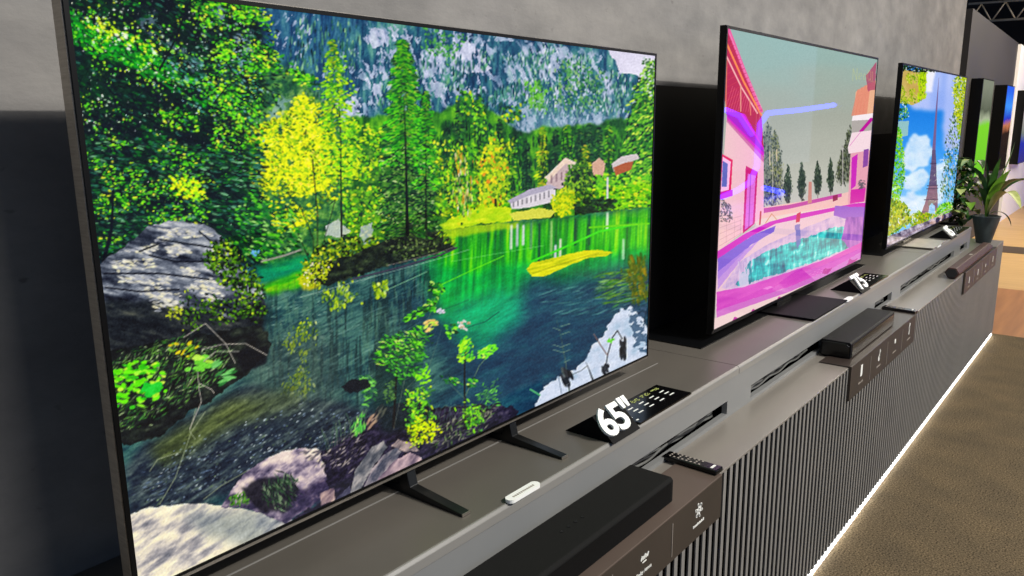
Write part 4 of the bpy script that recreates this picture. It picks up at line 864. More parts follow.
    # --- shrubs in front of the water
    GL = [(3, (80, 180, 40)), (2, (130, 220, 50)), (3, (30, 110, 46)), (2, (16, 60, 44)), (1, (190, 230, 110))]; ST = (26, 26, 30); SB = (150, 150, 130)
    p.put(p.mask([(378, 345), (400, 340), (420, 350), (410, 430), (380, 430), (372, 400)], 4, 6, 3), (20, 44, 44), .6)
    p.line([(399, 332), (397, 370), (394, 428)], 1.4, ST, 1, 3); p.line([(394, 430), (412, 350), (430, 316), (438, 290)], .9, SB, .9); p.line([(404, 392), (430, 366), (442, 330)], .8, SB, .8); p.line([(392, 372), (380, 356)], 1.2, ST)
    p.leaves([(375, 352), (384, 338), (404, 334), (426, 326), (432, 342), (420, 362), (404, 356), (386, 366), (376, 362)], 300, (1.8, 4.2), (.6, 1.0), 20, GL, 40, seed=181)
    p.leaves([(386, 360), (420, 356), (424, 376), (400, 380), (388, 374)], 100, (1.6, 3.6), (.7, 1.2), 30, [(3, (40, 110, 50)), (2, (90, 180, 60))], 40)
    p.leaves([(402, 320), (420, 308), (432, 300), (436, 306), (424, 316), (406, 322)], 60, (2, 4), (1, 1.6), -15, GL, 25); p.leaves([(430, 284), (440, 280), (446, 292), (438, 298), (430, 292)], 40, (1.6, 3.2), (1, 1.6), 20, GL, 50); p.leaves([(428, 300), (438, 298), (436, 312), (430, 312)], 26, (1.5, 3), (1, 1.6), 40, GL, 50)
    p.leaves([(424, 324), (432, 318), (438, 324), (428, 334)], 20, (2, 3.4), (1, 1.6), -20, [(2, (226, 190, 120)), (1, (190, 220, 90))], 30); p.leaves([(446, 326), (456, 324), (458, 334), (448, 340)], 22, (1.5, 3), (1, 1.6), 30, GL, 60); p.leaves([(458, 322), (470, 320), (470, 330), (460, 330)], 16, (1.6, 3), (.9, 1.4), 20, [(2, (226, 214, 210)), (1, (170, 150, 110))], 60); p.leaves([(438, 308), (444, 308), (444, 314), (438, 314)], 8, (1.5, 2.6), (1, 1.5), 0, [(1, (216, 206, 220))])
    p.line([(466, 340), (465, 380), (466, 430)], 1.4, ST, 1, 2.4); p.line([(466, 396), (480, 366), (494, 350)], 1.2, (120, 140, 110), .9); p.line([(466, 400), (450, 384), (442, 378)], 1, (110, 130, 110), .9); p.line([(468, 420), (486, 398), (496, 380)], 1, (100, 130, 110), .8)
    p.leaves([(460, 344), (467, 336), (474, 346), (474, 360), (464, 364), (456, 362)], 70, (1.5, 3.4), (.8, 1.4), -30, [(3, (170, 226, 50)), (2, (90, 190, 60))], 50); p.leaves([(478, 354), (494, 342), (498, 350), (486, 360), (480, 358)], 50, (1.5, 3.6), (.8, 1.3), -15, [(3, (120, 220, 50)), (1, (190, 236, 90))], 30)
    p.leaves([(440, 376), (456, 378), (464, 386), (446, 384)], 26, (1.5, 3.4), (.7, 1.2), 25, GL, 30); p.leaves([(468, 380), (478, 378), (476, 388), (468, 388)], 20, (1.5, 3), (.8, 1.3), 20, GL, 40); p.leaves([(478, 396), (500, 378), (500, 402), (484, 410)], 80, (1.5, 3.4), (.5, 1), -30, [(2, (110, 190, 80)), (2, (60, 120, 80))], 50)
    p.leaves([(414, 372), (430, 368), (430, 386), (418, 386)], 26, (1.5, 3.4), (1, 1.6), -30, [(2, (150, 230, 40)), (1, (90, 180, 40))], 50); p.leaves([(406, 392), (430, 388), (432, 424), (410, 430)], 230, (1.2, 3), (.7, 1.3), 30, [(3, (120, 200, 50)), (2, (50, 110, 50)), (1, (190, 230, 60))], 60)
    p.leaves([(408, 430), (420, 420), (436, 424), (438, 434), (420, 446), (410, 440)], 220, (1, 2.4), (.8, 1.4), 0, [(4, (206, 226, 20)), (2, (130, 170, 20)), (1, (60, 80, 30))], 60); p.leaves([(464, 406), (482, 408), (482, 424), (468, 428)], 100, (1.2, 3), (.7, 1.3), 30, [(3, (140, 220, 40)), (2, (70, 140, 50))], 60)
    p.leaves([(360, 376), (374, 376), (378, 404), (364, 406)], 60, (1.6, 3.8), (.7, 1.2), 10, [(2, (120, 190, 90)), (2, (50, 110, 70))], 40); p.leaves([(384, 382), (396, 380), (396, 400), (386, 404)], 50, (1.4, 3), (.7, 1.2), 30, [(2, (90, 130, 70)), (2, (30, 60, 50))], 50)
    for i in range(16):
        x = 428+i*3.2; r_ = p.r.uniform(-14, 14); p.line([(x, 424-i*.5), (x+r_*.4, 410-i*.3), (x+r_, 402+abs(r_)*.3)], .9, (110, 150, 130), .8)
    for i in range(16):
        x = 328+i*2.4; r_ = p.r.uniform(-9, 9); p.line([(x, 452-i*1.6), (x+r_*.4, 440-i*1.6), (x+r_, 430-i*1.6)], .9, [(120, 170, 110), (170, 190, 140), (60, 110, 70)][i % 3], .85)
    p.leaves([(352, 424), (366, 412), (366, 430), (356, 436)], 40, (2, 5), (.6, 1.1), -70, [(2, (90, 180, 80)), (1, (160, 210, 110))], 30)
    p.put(p.mask([(342, 388), (352, 380), (368, 380), (372, 388), (352, 394)], 1.5, 5), (14, 18, 30), .9)
    o = p.out(2); return finish(o)
def paint_pool():
    p = Paint(705, 15, 180, 350, 4, 3); X, Y = p.X, p.Y
    sky = p.noise(50, 30, 0, 2, 1)
    p.a[:] = p.ramp(np.clip((Y-30)/170, 0, 1)*.8+sky*.2, [(0, (176, 204, 204)), (0.15, (164, 190, 184)), (0.5, (176, 180, 170)), (0.8, (198, 198, 188)), (1, (206, 204, 198))])
    p.put(p.mask([(740, 74), (800, 66), (880, 66), (880, 50), (800, 40), (735, 30)], 1, 10, 4), (160, 190, 186), .5)
    # garden trees behind the pool
    def cyp(x, yt, yb, hw):
        p.put(p.mask([(x, yt+2), (x+hw*.8, yt+(yb-yt)*.6), (x+hw*.3, yb-2), (x-hw*.3, yb-2), (x-hw*.8, yt+(yb-yt)*.6)], .5, 2), (50, 66, 60), .85)
        p.leaves([(x, yt), (x+hw*.6, yt+(yb-yt)*.3), (x+hw, yt+(yb-yt)*.65), (x+hw*.4, yb), (x-hw*.4, yb), (x-hw, yt+(yb-yt)*.65), (x-hw*.6, yt+(yb-yt)*.3)], 260, (.8, 1.8), (.4, .8), 85, [(4, (34, 50, 44)), (2, (60, 82, 62)), (1, (110, 124, 100))], 20, seed=int(x), spread=.4)
        p.line([(x, yb-2), (x, yb+4)], 1, (90, 70, 70))
    p.put(p.mask([(762, 145), (768, 126), (772, 136), (777, 134), (782, 160), (782, 196), (764, 200)], 1.5, 3, 1), (110, 118, 112), .6)
    p.put(p.mask([(838, 168), (846, 142), (851, 128), (853, 150), (851, 180), (840, 184)], 1.5, 3, 1), (90, 98, 86), .6)
    p.leaves([(762, 140), (768, 122), (772, 128), (776, 205), (762, 205), (760, 165)], 520, (.8, 2), (.4, .9), 80, [(3, (96, 108, 104)), (3, (54, 66, 70)), (1, (160, 164, 150)), (2, (140, 146, 130))], 30, seed=4, spread=.8)
    p.leaves([(772, 140), (775, 128), (781, 150), (783, 190), (776, 200), (770, 190)], 420, (.8, 2), (.4, .9), 80, [(2, (130, 136, 84)), (3, (70, 80, 66)), (1, (176, 176, 140))], 30, seed=5, spread=.8)
    p.leaves([(762, 180), (781, 180), (780, 206), (762, 206)], 160, (.8, 2), (.4, .9), 80, [(2, (40, 44, 70)), (1, (100, 100, 130))], 30, seed=6)
    p.line([(773, 150), (773, 204)], 1.2, (214, 206, 196), .9); p.line([(770, 152), (770, 166)], 1.6, (224, 206, 176), .8); p.line([(777, 150), (777, 162)], 1.6, (224, 206, 176), .8)
    for x, yt, yb, hw in ((788, 164, 203, 4.5), (802, 162, 200, 4.6), (818, 160, 195, 4.2), (831, 158, 192, 3.6)): cyp(x, yt, yb, hw)
    p.leaves([(838, 165), (846, 140), (850, 122), (853, 150), (852, 180), (842, 186), (836, 180)], 420, (1, 2.2), (.4, .9), 80, [(2, (90, 100, 70)), (3, (50, 56, 50)), (1, (150, 156, 130))], 20, seed=8, spread=.7)
    p.line([(843, 146), (843, 190)], 1.3, (214, 206, 206), .8)
    # far wall of the garden, pink
    p.put(p.mask([(760, 208), (800, 202), (842, 194), (870, 186), (870, 206), (800, 222), (758, 230)]), (240, 200, 196)); p.put(p.mask([(760, 209), (790, 205), (842, 193.5), (842, 197), (790, 209), (760, 214)]), (200, 90, 170))
    p.put(p.mask([(756, 220), (800, 212), (850, 205), (850, 209), (800, 217), (756, 226)]), (236, 216, 210))
    p.put(p.mask([(809, 182), (812, 182), (812, 203), (808, 204)]), (206, 150, 140)); p.put(p.mask([(833, 196), (838, 195), (838, 200), (833, 202)]), (150, 30, 90))
    # house on the left
    hw = [(727, 117), (764, 153), (764, 214), (757, 222), (717, 252)]
    p.put(p.mask(hw), p.ramp(np.clip((X-720)/44, 0, 1), [(0, (240, 206, 206)), (1, (246, 192, 214))]))
    p.put(p.mask([(727, 28), (762, 118), (764, 150), (727, 116), (723, 80)]), (186, 32, 86))
    p.put(p.mask([(727, 112), (745, 114), (764, 148), (764, 158), (727, 120)], .3), (214, 10, 200)); p.put(p.mask([(726, 112), (740, 113), (764, 150), (764, 153), (727, 116)]), (150, 20, 200), .6)
    p.put(p.mask([(727, 118), (764, 157), (764, 163), (727, 122)]), (206, 110, 170), .8)
    # striped lean-to roof
    for i in range(13): p.line([(725+i*2.6, 112), (727+i*2.0+6, 86+i*1.6)], .9, (250, 160, 170), .8)
    for i in range(12): p.line([(726, 108-i*6.6), (729+(12-i)*2.2, 92-i*5.4)], .8, (255, 150, 90), .55)
    p.line([(727, 44), (744, 82), (762, 116)], 2.2, (248, 150, 90)); p.line([(726, 55), (742, 88), (758, 114)], 1.8, (250, 190, 190)); p.line([(729, 30), (745, 72), (762, 112)], 3.2, (236, 110, 170)); p.line([(730, 34), (746, 74), (762, 108)], 1.0, (250, 200, 220), .8)
    for i in range(16): p.line([(730+i*2.0, 42+i*4.6), (733+i*2.0, 41+i*4.6)], 1.1, (180, 30, 80), .8)
    p.line([(741, 86), (741, 112)], 1.6, (236, 170, 150), .9); p.line([(750, 100), (751, 116)], 1.4, (236, 150, 120), .9); p.line([(727, 60), (726, 112)], 1.4, (240, 180, 120), .7)
    p.line([(757, 108), (756, 134)], .9, (214, 140, 130)); p.line([(760, 110), (759, 136)], .9, (214, 140, 130)); p.line([(750, 126), (756, 126)], .8, (120, 90, 120))
    # window, shuttered door, planter, fence
    p.put(p.mask([(722, 154), (733, 160), (731, 196), (720, 200)]), (222, 20, 110)); p.put(p.mask([(723, 157), (731, 162), (729, 190), (721, 192)]), (250, 200, 236)); p.put(p.mask([(723, 161), (728, 164), (727, 187), (722, 187)]), (110, 116, 190))
    p.put(p.mask([(721, 192), (733, 190), (733, 196), (720, 200)]), (206, 10, 180))
    p.put(p.mask([(746, 166), (758, 172), (755, 224), (743, 234)]), (206, 30, 130)); p.put(p.mask([(748, 174), (756, 176), (753, 224), (745, 230)]), (226, 130, 220)); p.line([(751, 174), (749, 228)], 1.2, (160, 60, 160)); 
    for i in range(6): p.line([(747, 182+i*8), (755, 180+i*8)], .7, (180, 80, 180), .8)
    p.leaves([(720, 214), (722, 200), (732, 206), (733, 220), (721, 222)], 90, (.8, 2), (.5, .9), 60, [(2, (80, 90, 90)), (1, (60, 50, 60)), (1, (220, 200, 220))], 60, seed=21, spread=.6)
    for i in range(5): p.line([(720, 222+i*6), (742, 216+i*4.2)], .8, (170, 120, 130), .8)
    for x in (727, 735, 741): p.line([(x, 220), (x-.6, 244)], .7, (170, 120, 130), .8)
    p.line([(761, 212), (760, 226)], 1.8, (190, 60, 70)); p.line([(764, 226), (772, 214), (777, 220)], 1.2, (206, 150, 110))
    # house on the right
    p.put(p.mask([(851, 150), (884, 136), (884, 206), (848, 206)]), (232, 176, 190)); p.put(p.mask([(856, 92), (884, 76), (884, 116), (854, 118)]), (236, 190, 160))
    for i in range(4): p.put(p.mask([(868-i*3.5, 84+i*2), (871-i*3.5, 83+i*2), (867-i*3.5, 116), (862-i*3.5, 116)]), (226, 150, 130), .8)
    p.put(p.mask([(866, 76), (877, 62), (875, 90), (868, 92)], .6), (180, 90, 120), .8)
    p.put(p.mask([(853, 116), (884, 112), (884, 119), (852, 121)]), (250, 240, 244)); p.put(p.mask([(852, 121), (884, 119), (884, 133), (852, 136)]), (186, 180, 176)); p.line([(861, 132), (872, 119)], 3.2, (190, 30, 160))
    p.put(p.mask([(852, 133), (884, 129), (884, 148), (849, 154), (848, 148)]), (248, 226, 232)); p.line([(850, 146), (872, 118)], 1.0, (200, 60, 170), .6)
    p.put(p.mask([(852, 158), (858, 154), (856, 186), (851, 190)]), (206, 60, 190)); p.put(p.mask([(864, 150), (869, 149), (868, 166), (863, 168)]), (150, 90, 170)); p.put(p.mask([(851, 190), (866, 188), (864, 206), (850, 208)]), (206, 20, 170), .8)
    p.leaves([(859, 180), (865, 178), (866, 188), (859, 190)], 30, (.8, 1.6), (.6, 1), 0, [(1, (110, 100, 110))], 40)
    # lettering on the picture, upper right corner
    LC = (222, 220, 130)
    for q in ([(853, 81), (853.5, 69)], [(853.5, 69), (857, 80)], [(857, 80), (857.5, 68)], [(859, 77), (862, 76), (861.5, 73.5), (859.5, 74), (859, 79), (861.8, 79.5)], [(863.6, 76), (865, 74), (866.4, 76), (865.4, 80), (863.8, 79.5), (863.6, 76)],
              [(868, 74), (869.4, 70.5), (871, 72), (871, 79), (869.2, 81), (868, 78), (868, 74)], [(870.2, 79), (871.8, 83)], [(872.8, 72), (872.6, 82), (874.6, 82)]): p.line(q, .8, LC, .9)
    # pool: rims, deck and water
    p.put(p.mask([(716, 252), (757, 226), (775, 221), (856, 203), (872, 201), (870, 250), (716, 336)]), (232, 204, 214))
    p.put(p.mask([(717, 252), (745, 234), (770, 222), (800, 214), (856, 203.5), (880, 202), (880, 208), (840, 210), (800, 219), (776, 224), (752, 236), (718, 260)]), (206, 20, 190))
    p.put(p.mask([(718, 259), (752, 236), (776, 226), (774, 232), (750, 246), (718, 280)], .5), (136, 110, 210)); p.put(p.mask([(718, 272), (745, 250), (760, 240), (740, 262), (718, 290)], .5), (190, 150, 226), .8)
    wn = p.noise(10, 4, -20, 3, 31); wv = p.noise(2.6, 12, 0, 3, 32)
    wat = [(736, 284), (750, 262), (770, 250), (800, 240), (832, 228), (845, 226), (856, 236), (850, 248), (820, 260), (790, 270), (760, 280), (740, 287)]
    rim = [(722, 288), (740, 262), (765, 246), (800, 230), (835, 216), (856, 218), (880, 222), (880, 240), (820, 262), (780, 276), (740, 292)]
    p.put(p.mask(rim, .5), p.ramp(wn*.5+wv*.5, [(0, (150, 140, 200)), (0.5, (214, 190, 220)), (1, (246, 226, 236))]))
    p.put(p.mask(wat, 1.4, 3), p.ramp(wn*.4+wv*.6, [(0.2, (0, 90, 120)), (0.42, (6, 150, 164)), (0.58, (40, 206, 204)), (0.75, (200, 244, 240))]))
    p.put(p.mask([(738, 262), (752, 256), (752, 284), (740, 288)], 1, 3)*(wv > .45), (220, 206, 230), .9)
    p.put(p.mask([(835, 206), (880, 208), (880, 216), (850, 220), (834, 216)], .6), (160, 110, 206)); p.put(p.mask([(846, 218), (880, 216), (880, 240), (850, 250), (842, 240)], .8), p.ramp(wv, [(0, (110, 60, 170)), (0.5, (170, 110, 200)), (1, (214, 150, 220))]))
    p.put(p.mask([(795, 226), (800, 224), (801, 244), (797, 248)], .8), (120, 120, 190), .8); p.put(p.mask([(797, 214), (801, 212), (800, 222), (796, 223)]), (200, 30, 100))
    for q in ([(812, 222), (812, 258)], [(808, 222), (807, 262)], [(770, 240), (769, 272)]): p.line(q, .9, (236, 214, 220), .7)
    p.put(p.mask([(717, 292), (745, 287), (790, 272), (830, 258), (866, 240), (890, 230), (890, 238), (866, 250), (830, 270), (790, 287), (750, 300), (717, 312)], .4), p.ramp(p.noise(30, 5, -18), [(0, (200, 70, 190)), (1, (226, 110, 206))]))
    p.put(p.mask([(717, 311), (750, 300), (790, 287), (830, 270), (866, 250), (866, 256), (830, 275), (790, 292), (750, 306), (717, 318)], .3), (214, 130, 206))
    p.put(p.mask([(700, 320), (717, 318), (750, 306), (790, 292), (830, 275), (866, 256), (900, 240), (900, 400), (700, 400)], .2), (240, 216, 214))
    for x, y in ((717, 332), (736, 320), (754, 312), (826, 271), (851, 262), (780, 300)): p.put(p.mask([(x-4, y+3), (x-1, y-3), (x+2, y-2), (x+7, y-3), (x+2, y+3)], .8, 2), (190, 20, 160))
    o = p.out(2); return finish(o, 1.0, 1.0, 3)

def paint_tower():
    p = Paint(875, 55, 100, 206, 6, 4); X, Y = p.X, p.Y
    p.a[:] = p.ramp(np.clip((Y-100)/110, 0, 1), [(0, (36, 130, 214)), (0.4, (70, 156, 232)), (1, (150, 206, 246))])
    # pale blue and white patches in the upper half
    p.put(p.mask([(925, 66), (975, 74), (960, 150), (944, 150), (943, 112), (912, 108), (905, 100), (926, 92)], 2, 8, 2), p.ramp(p.noise(10, 40, 5, 2, 3), [(0, (150, 176, 236)), (1, (206, 214, 248))]))
    p.put(p.mask([(924, 66), (936, 70), (932, 92), (926, 92)], 1, 4, 1), (240, 240, 250));
    cn = p.noise(9, 7, 0, 4, 9)
    for q in ([(908, 142), (914, 134), (928, 136), (934, 148), (928, 166), (912, 172), (902, 168), (904, 152)], [(904, 178), (924, 168), (930, 176), (920, 190), (904, 190)], [(908, 192), (916, 190), (916, 198), (908, 198)], [(934, 165), (946, 160), (944, 200), (936, 205)], [(895, 196), (930, 196), (930, 222), (890, 226)]):
        p.put(p.mask(q, 2.5, 6, 1), p.ramp(cn, [(0, (170, 206, 240)), (0.5, (226, 238, 250)), (1, (252, 252, 255))]), .9)
    # lattice tower
    M = (110, 96, 128)
    p.line([(939, 78), (937, 105), (934, 150)], .8, (130, 110, 150), 1, 3.2)
    p.put(p.mask([(932.4, 150), (935.8, 150), (936.4, 164), (937.0, 186), (929.0, 186), (931.4, 164)], .2), M)
    p.put(p.mask([(929, 186), (937.4, 186), (938, 200), (937.6, 220), (932, 222), (932, 212), (928, 212), (926, 224), (917, 224), (925, 204)], .3), (146, 116, 134))
    p.put(p.mask([(928, 220), (929.5, 206), (932, 203), (935, 206), (935.5, 218)], .2), (170, 210, 244))
    for i in range(22): p.line([(930.5-.1*i, 160+i*2.6), (936.4, 161.5+i*2.6)], .5, [(206, 190, 206), (70, 60, 90)][i % 2], .7)
    for y, a, b in ((164, 930.6, 937), (186, 927.6, 938.4), (189, 927, 938.6), (200, 924.6, 938.6)): p.line([(a, y), (b, y-.6)], 1.3, (84, 70, 96))
    # leaves framing the view
    A = [(3, (190, 206, 50)), (3, (150, 180, 30)), (2, (214, 200, 120)), (1, (90, 130, 30))]
    p.put(p.mask([(902, 70), (926, 72), (926, 98), (912, 106), (897, 102)], 1.5, 4, 0), p.ramp(p.noise(6, 10, 0, 3), [(0, (190, 160, 90)), (1, (214, 196, 130))]))
    p.leaves([(900, 68), (926, 68), (926, 98), (914, 104), (896, 102)], 420, (.7, 1.8), (.5, .9), 70, A, 40, 1, .5, seed=2, spread=.6); p.leaves([(920, 70), (927, 72), (926, 98), (918, 102)], 200, (.8, 1.8), (.5, 1), 80, [(3, (190, 220, 20)), (1, (120, 160, 20))], 30, seed=3, spread=.5)
    p.leaves([(900, 64), (934, 66), (940, 72), (915, 72), (900, 70)], 260, (.6, 1.6), (.5, .9), 20, [(4, (8, 20, 10)), (1, (50, 110, 40)), (1, (230, 240, 230))], 50, seed=4, spread=.5)
    p.leaves([(892, 100), (908, 104), (908, 118), (893, 122)], 180, (.6, 1.6), (.5, .9), 70, [(2, (60, 140, 30)), (2, (220, 236, 240)), (2, (20, 60, 20)), (1, (170, 210, 60))], 50, seed=5, spread=.6)
    p.put(p.mask([(893, 122), (909, 121), (908, 136), (892, 138)], .6), (176, 206, 196), .85)
    GV = [(4, (110, 200, 20)), (2, (170, 224, 40)), (2, (50, 130, 20)), (1, (210, 220, 130))]
    p.leaves([(892, 130), (900, 128), (904, 150), (905, 180), (898, 200), (890, 196), (890, 150)], 620, (.7, 1.8), (.5, 1), 70, GV, 50, seed=6, spread=.9)
    p.leaves([(884, 205), (890, 198), (908, 206), (910, 222), (890, 236), (884, 236)], 720, (.8, 2), (.6, 1.2), 70, [(3, (150, 180, 20)), (3, (90, 140, 20)), (2, (200, 200, 30)), (1, (50, 80, 10))], 50, seed=7, spread=.7)
    p.leaves([(910, 218), (916, 212), (934, 214), (936, 218), (912, 230)], 300, (.7, 1.8), (.5, 1), 70, [(3, (150, 180, 20)), (2, (90, 130, 20)), (2, (210, 200, 40))], 50, seed=8, spread=.6)
    p.leaves([(936, 210), (940, 206), (948, 202), (955, 204), (953, 212), (936, 222)], 260, (.7, 1.8), (.5, 1), 70, GV, 50, seed=9, spread=.5)
    RV = [(3, (30, 70, 30)), (2, (110, 130, 120)), (3, (206, 216, 236)), (1, (120, 160, 40))]
    p.leaves([(946, 140), (952, 110), (958, 104), (968, 80), (966, 130), (958, 200), (952, 206), (944, 200), (940, 196), (944, 165)], 900, (.7, 2), (.4, .9), 80, RV, 30, seed=10, spread=.8)
    p.leaves([(956, 76), (968, 78), (966, 110), (960, 140), (955, 112), (953, 90)], 620, (.7, 1.8), (.5, 1), 70, [(3, (206, 210, 40)), (3, (150, 180, 30)), (1, (240, 240, 200)), (1, (70, 110, 20))], 50, seed=11, spread=.5)
    # terrace and balustrade
    p.put(p.mask([(880, 240), (905, 230), (930, 220), (960, 208), (980, 214), (980, 260), (870, 290), (870, 246)], .8, 3), p.ramp(p.noise(3, 4, -24, 3), [(0, (50, 40, 60)), (0.4, (130, 120, 140)), (0.7, (200, 190, 206)), (1, (240, 236, 240))]))
    p.line([(930, 222), (945, 212), (960, 206)], 1.3, (190, 180, 200)); p.line([(884, 246), (915, 231), (938, 220)], 1.1, (150, 120, 130), .9)
    for x, y in ((938, 219), (944, 216), (951, 213)): p.put(p.mask([(x-2, y+5), (x-2, y), (x, y-2.4), (x+2, y-.6), (x+2, y+4)], .2), (70, 60, 90))
    o = p.out(2); return finish(o, 1.0, 1.02, 4)
def sampler(canvas, x0, y0, scale=1.0):
    """canvas rows/cols are laid out in the photograph's frame; look each panel point up in it"""
    h, w = canvas.shape[:2]
    def f(X):
        p = project(X); u = np.clip((p[:, 0]-x0)*scale, 0, w-1.001); v = np.clip((p[:, 1]-y0)*scale, 0, h-1.001)
        i = u.astype(int); j = v.astype(int); fu = (u-i)[:, None]; fv = (v-j)[:, None]
        return (canvas[j, i]*(1-fu)*(1-fv)+canvas[j, i+1]*fu*(1-fv)+canvas[j+1, i]*(1-fu)*fv+canvas[j+1, i+1]*fu*fv)
    return f

T1W, T2W, T3W = 1.4285, 1.652, 1.755
t1 = television(0.0, 0.0, T1W, 'largest, nearest flat television showing a green forest lake', sampler(paint_lake(), 50, -35), 620, 560, 0.026, 'gunmetal', 0.0062)
for i, xc in enumerate((0.531, 0.844)):
    ft = build('stand_foot', MB().prism([(-0.132, DZ), (-0.132, DZ+0.006), (0.002, DZ+0.018), (0.012, -0.009), (0.026, -0.009), (0.032, DZ+0.018), (0.125, DZ+0.006), (0.125, DZ)], 'x', xc-0.011, xc+0.011), MT['foot'], t1, bevel=0.0015)
    build('foot_tip', MB().box(xc-0.0105, xc+0.0105, -0.1335, -0.1318, DZ+0.001, DZ+0.0062), MT['gunmetal'], ft)
t2 = television(1.866, -0.0215, T2W, 'flat television showing a pink house and turquoise pool', sampler(paint_pool(), 705, 15, 2), 340, 520, 0.020, 'bezel', 0.008)
build('stand_plate', MB().prism([(2.33, -0.172), (2.72, -0.172), (2.72, 0.11), (2.33, 0.11)], 'z', DZ+0.0042, DZ+0.010), MT['black'], t2, bevel=0.0015)
build('stand_neck', MB().box(2.45, 2.60, 0.008, 0.04, DZ+0.010, -0.02), MT['gloss'], t2)
t3 = television(4.000, -0.026, T3W, 'flat television showing an iron tower under blue sky', sampler(paint_tower(), 875, 55, 3), 260, 420, 0.022, 'bezel', 0.008, 0.936)
build('stand_plate', MB().prism([(4.30, -0.170), (4.66, -0.170), (4.66, 0.11), (4.30, 0.11)], 'z', DZ+0.0042, DZ+0.010), MT['gunmetal'], t3, bevel=0.0015)
build('stand_neck', MB().box(4.42, 4.60, 0.008, 0.04, DZ+0.010, -0.022), MT['gloss'], t3)

# televisions on the far panels, tall and seen nearly edge-on
def far_display(x0, x1, z0, z1, yb, yf, label, bands, cat='television'):
    t = thing('wall_television', ((x0+x1)/2, yb, z0), label, cat)
    build('housing', MB().box(x0, x1, yf, yb, z0, z1), MT['bezel'], t, bevel=0.003)
    me = MB(); m = bpy.data.materials.new('far picture'); m.use_nodes = True
    N = m.node_tree.nodes; L = m.node_tree.links; b = N['Principled BSDF']; b.inputs['Base Color'].default_value = (0.01, 0.01, 0.01, 1); b.inputs['Roughness'].default_value = 0.15
    tc = N.new('ShaderNodeTexCoord'); sp = N.new('ShaderNodeSeparateXYZ'); nz = N.new('ShaderNodeTexNoise'); nz.inputs['Scale'].default_value = 6
    L.new(tc.outputs['Object'], nz.inputs['Vector']); L.new(tc.outputs['Object'], sp.inputs['Vector'])
    ad = N.new('ShaderNodeMath'); ad.operation = 'MULTIPLY_ADD'; ad.inputs[1].default_value = 0.12; L.new(nz.outputs['Fac'], ad.inputs[0]); 
    mr = N.new('ShaderNodeMapRange'); mr.inputs['From Min'].default_value = 0; mr.inputs['From Max'].default_value = z1-z0; L.new(sp.outputs['Z'], mr.inputs['Value'])
    L.new(mr.outputs['Result'], ad.inputs[2])
    cr = N.new('ShaderNodeValToRGB'); cr.color_ramp.interpolation = 'LINEAR'
    for i, (p, c) in enumerate(bands):
        e = cr.color_ramp.elements[i] if i < 2 else cr.color_ramp.elements.new(p)
        e.position = p; e.color = rgb(c)
    L.new(ad.outputs[0], cr.inputs['Fac']); L.new(cr.outputs['Color'], b.inputs['Emission Color']); b.inputs['Emission Strength'].default_value = 1.0
    build('screen', MB().box(x0+0.03, x1-0.012, yf-0.002, yf-0.0005, z0+0.012, z1-0.012), m, t)
    return t
far_display(9.98, 10.76, -0.04, 1.09, 0.648, 0.53, 'tall far television with a lime green picture on the dark panel',
            [(0.0, (110, 200, 40)), (1.0, (130, 136, 118)), (0.60, (125, 215, 40)), (0.66, (170, 180, 150)), (0.74, (90, 98, 80))])
far_display(11.72, 12.42, -0.04, 1.07, 0.648, 0.51, 'tall far television with a blue and orange picture on the dark panel',
            [(0.0, (20, 16, 16)), (1.0, (40, 100, 240)), (0.50, (40, 24, 18)), (0.60, (200, 120, 80)), (0.67, (30, 50, 200)), (0.82, (60, 150, 250))])
far_display(13.62, 14.7, -0.04, 1.05, 0.609, 0.50, 'tall far television with a pale pink and violet picture on the white wall',
            [(0.0, (60, 50, 110)), (1.0, (206, 190, 190)), (0.35, (40, 50, 170)), (0.5, (120, 130, 120)), (0.75, (196, 182, 180))])

# ------------------------------------------------------------------ plants
def leaf(points, widths, fold=0.25, up=(0, 0, 1)):
    """a blade following points, with the given half widths, folded along its midrib"""
    mb = MB(); pts = [Vector(p) for p in points]; n = len(pts); V = []; F = []
    for i, p in enumerate(pts):
        t = (pts[min(i+1, n-1)]-pts[max(i-1, 0)]).normalized(); s = t.cross(Vector(up))
        if s.length < 1e-3: s = Vector((1, 0, 0))
        s.normalize(); nn = s.cross(t); w = widths[i]
        for k, fz in ((-1, 1), (-0.5, 0.35), (0, 0), (0.5, 0.35), (1, 1)):
            V.append(tuple(p+s*w*k+nn*w*fold*fz))
    for i in range(n-1):
        for k in range(4):
            a = i*5+k; F.append((a, a+1, a+6, a+5))
    off = len(V)
    V2 = [(v[0], v[1], v[2]-0.0012) for v in V]
    F2 = [tuple(reversed([off+i for i in f])) for f in F]
    mb.raw(V+V2, F+F2); return mb
def curve_pts(p0, p1, p2, p3, n=12):
    out = []
    for i in range(n+1):
        t = i/n; a = (1-t)**3; b = 3*(1-t)**2*t; c = 3*(1-t)*t*t; d = t**3
        out.append(tuple(a*p0[k]+b*p1[k]+c*p2[k]+d*p3[k] for k in range(3)))
    return out
def blade_w(n, w, base=0.25, peak=0.5):
    out = []
    for i in range(n+1):
        t = i/n; out.append(max(0.0006, w*((base+(1-base)*math.sin(PI*0.5*min(1, t/peak))) if t < peak else math.cos(PI*0.5*(t-peak)/(1-peak))**0.8)))
    return out
px_, py_ = 5.78, -0.208
dr = thing('potted_plant', (px_, py_, CZ), 'broad leaved green plant in a tapered slate pot at the counter end', 'plant')
pot = build('pot', MB().lathe([(0.038, CZ+0.0006), (0.046, CZ+0.004), (0.086, CZ+0.185), (0.089, CZ+0.19), (0.082, CZ+0.19), (0.079, CZ+0.175), (0.03, CZ+0.172)], px_, py_, 32), MT['pot'], dr, smooth=True)
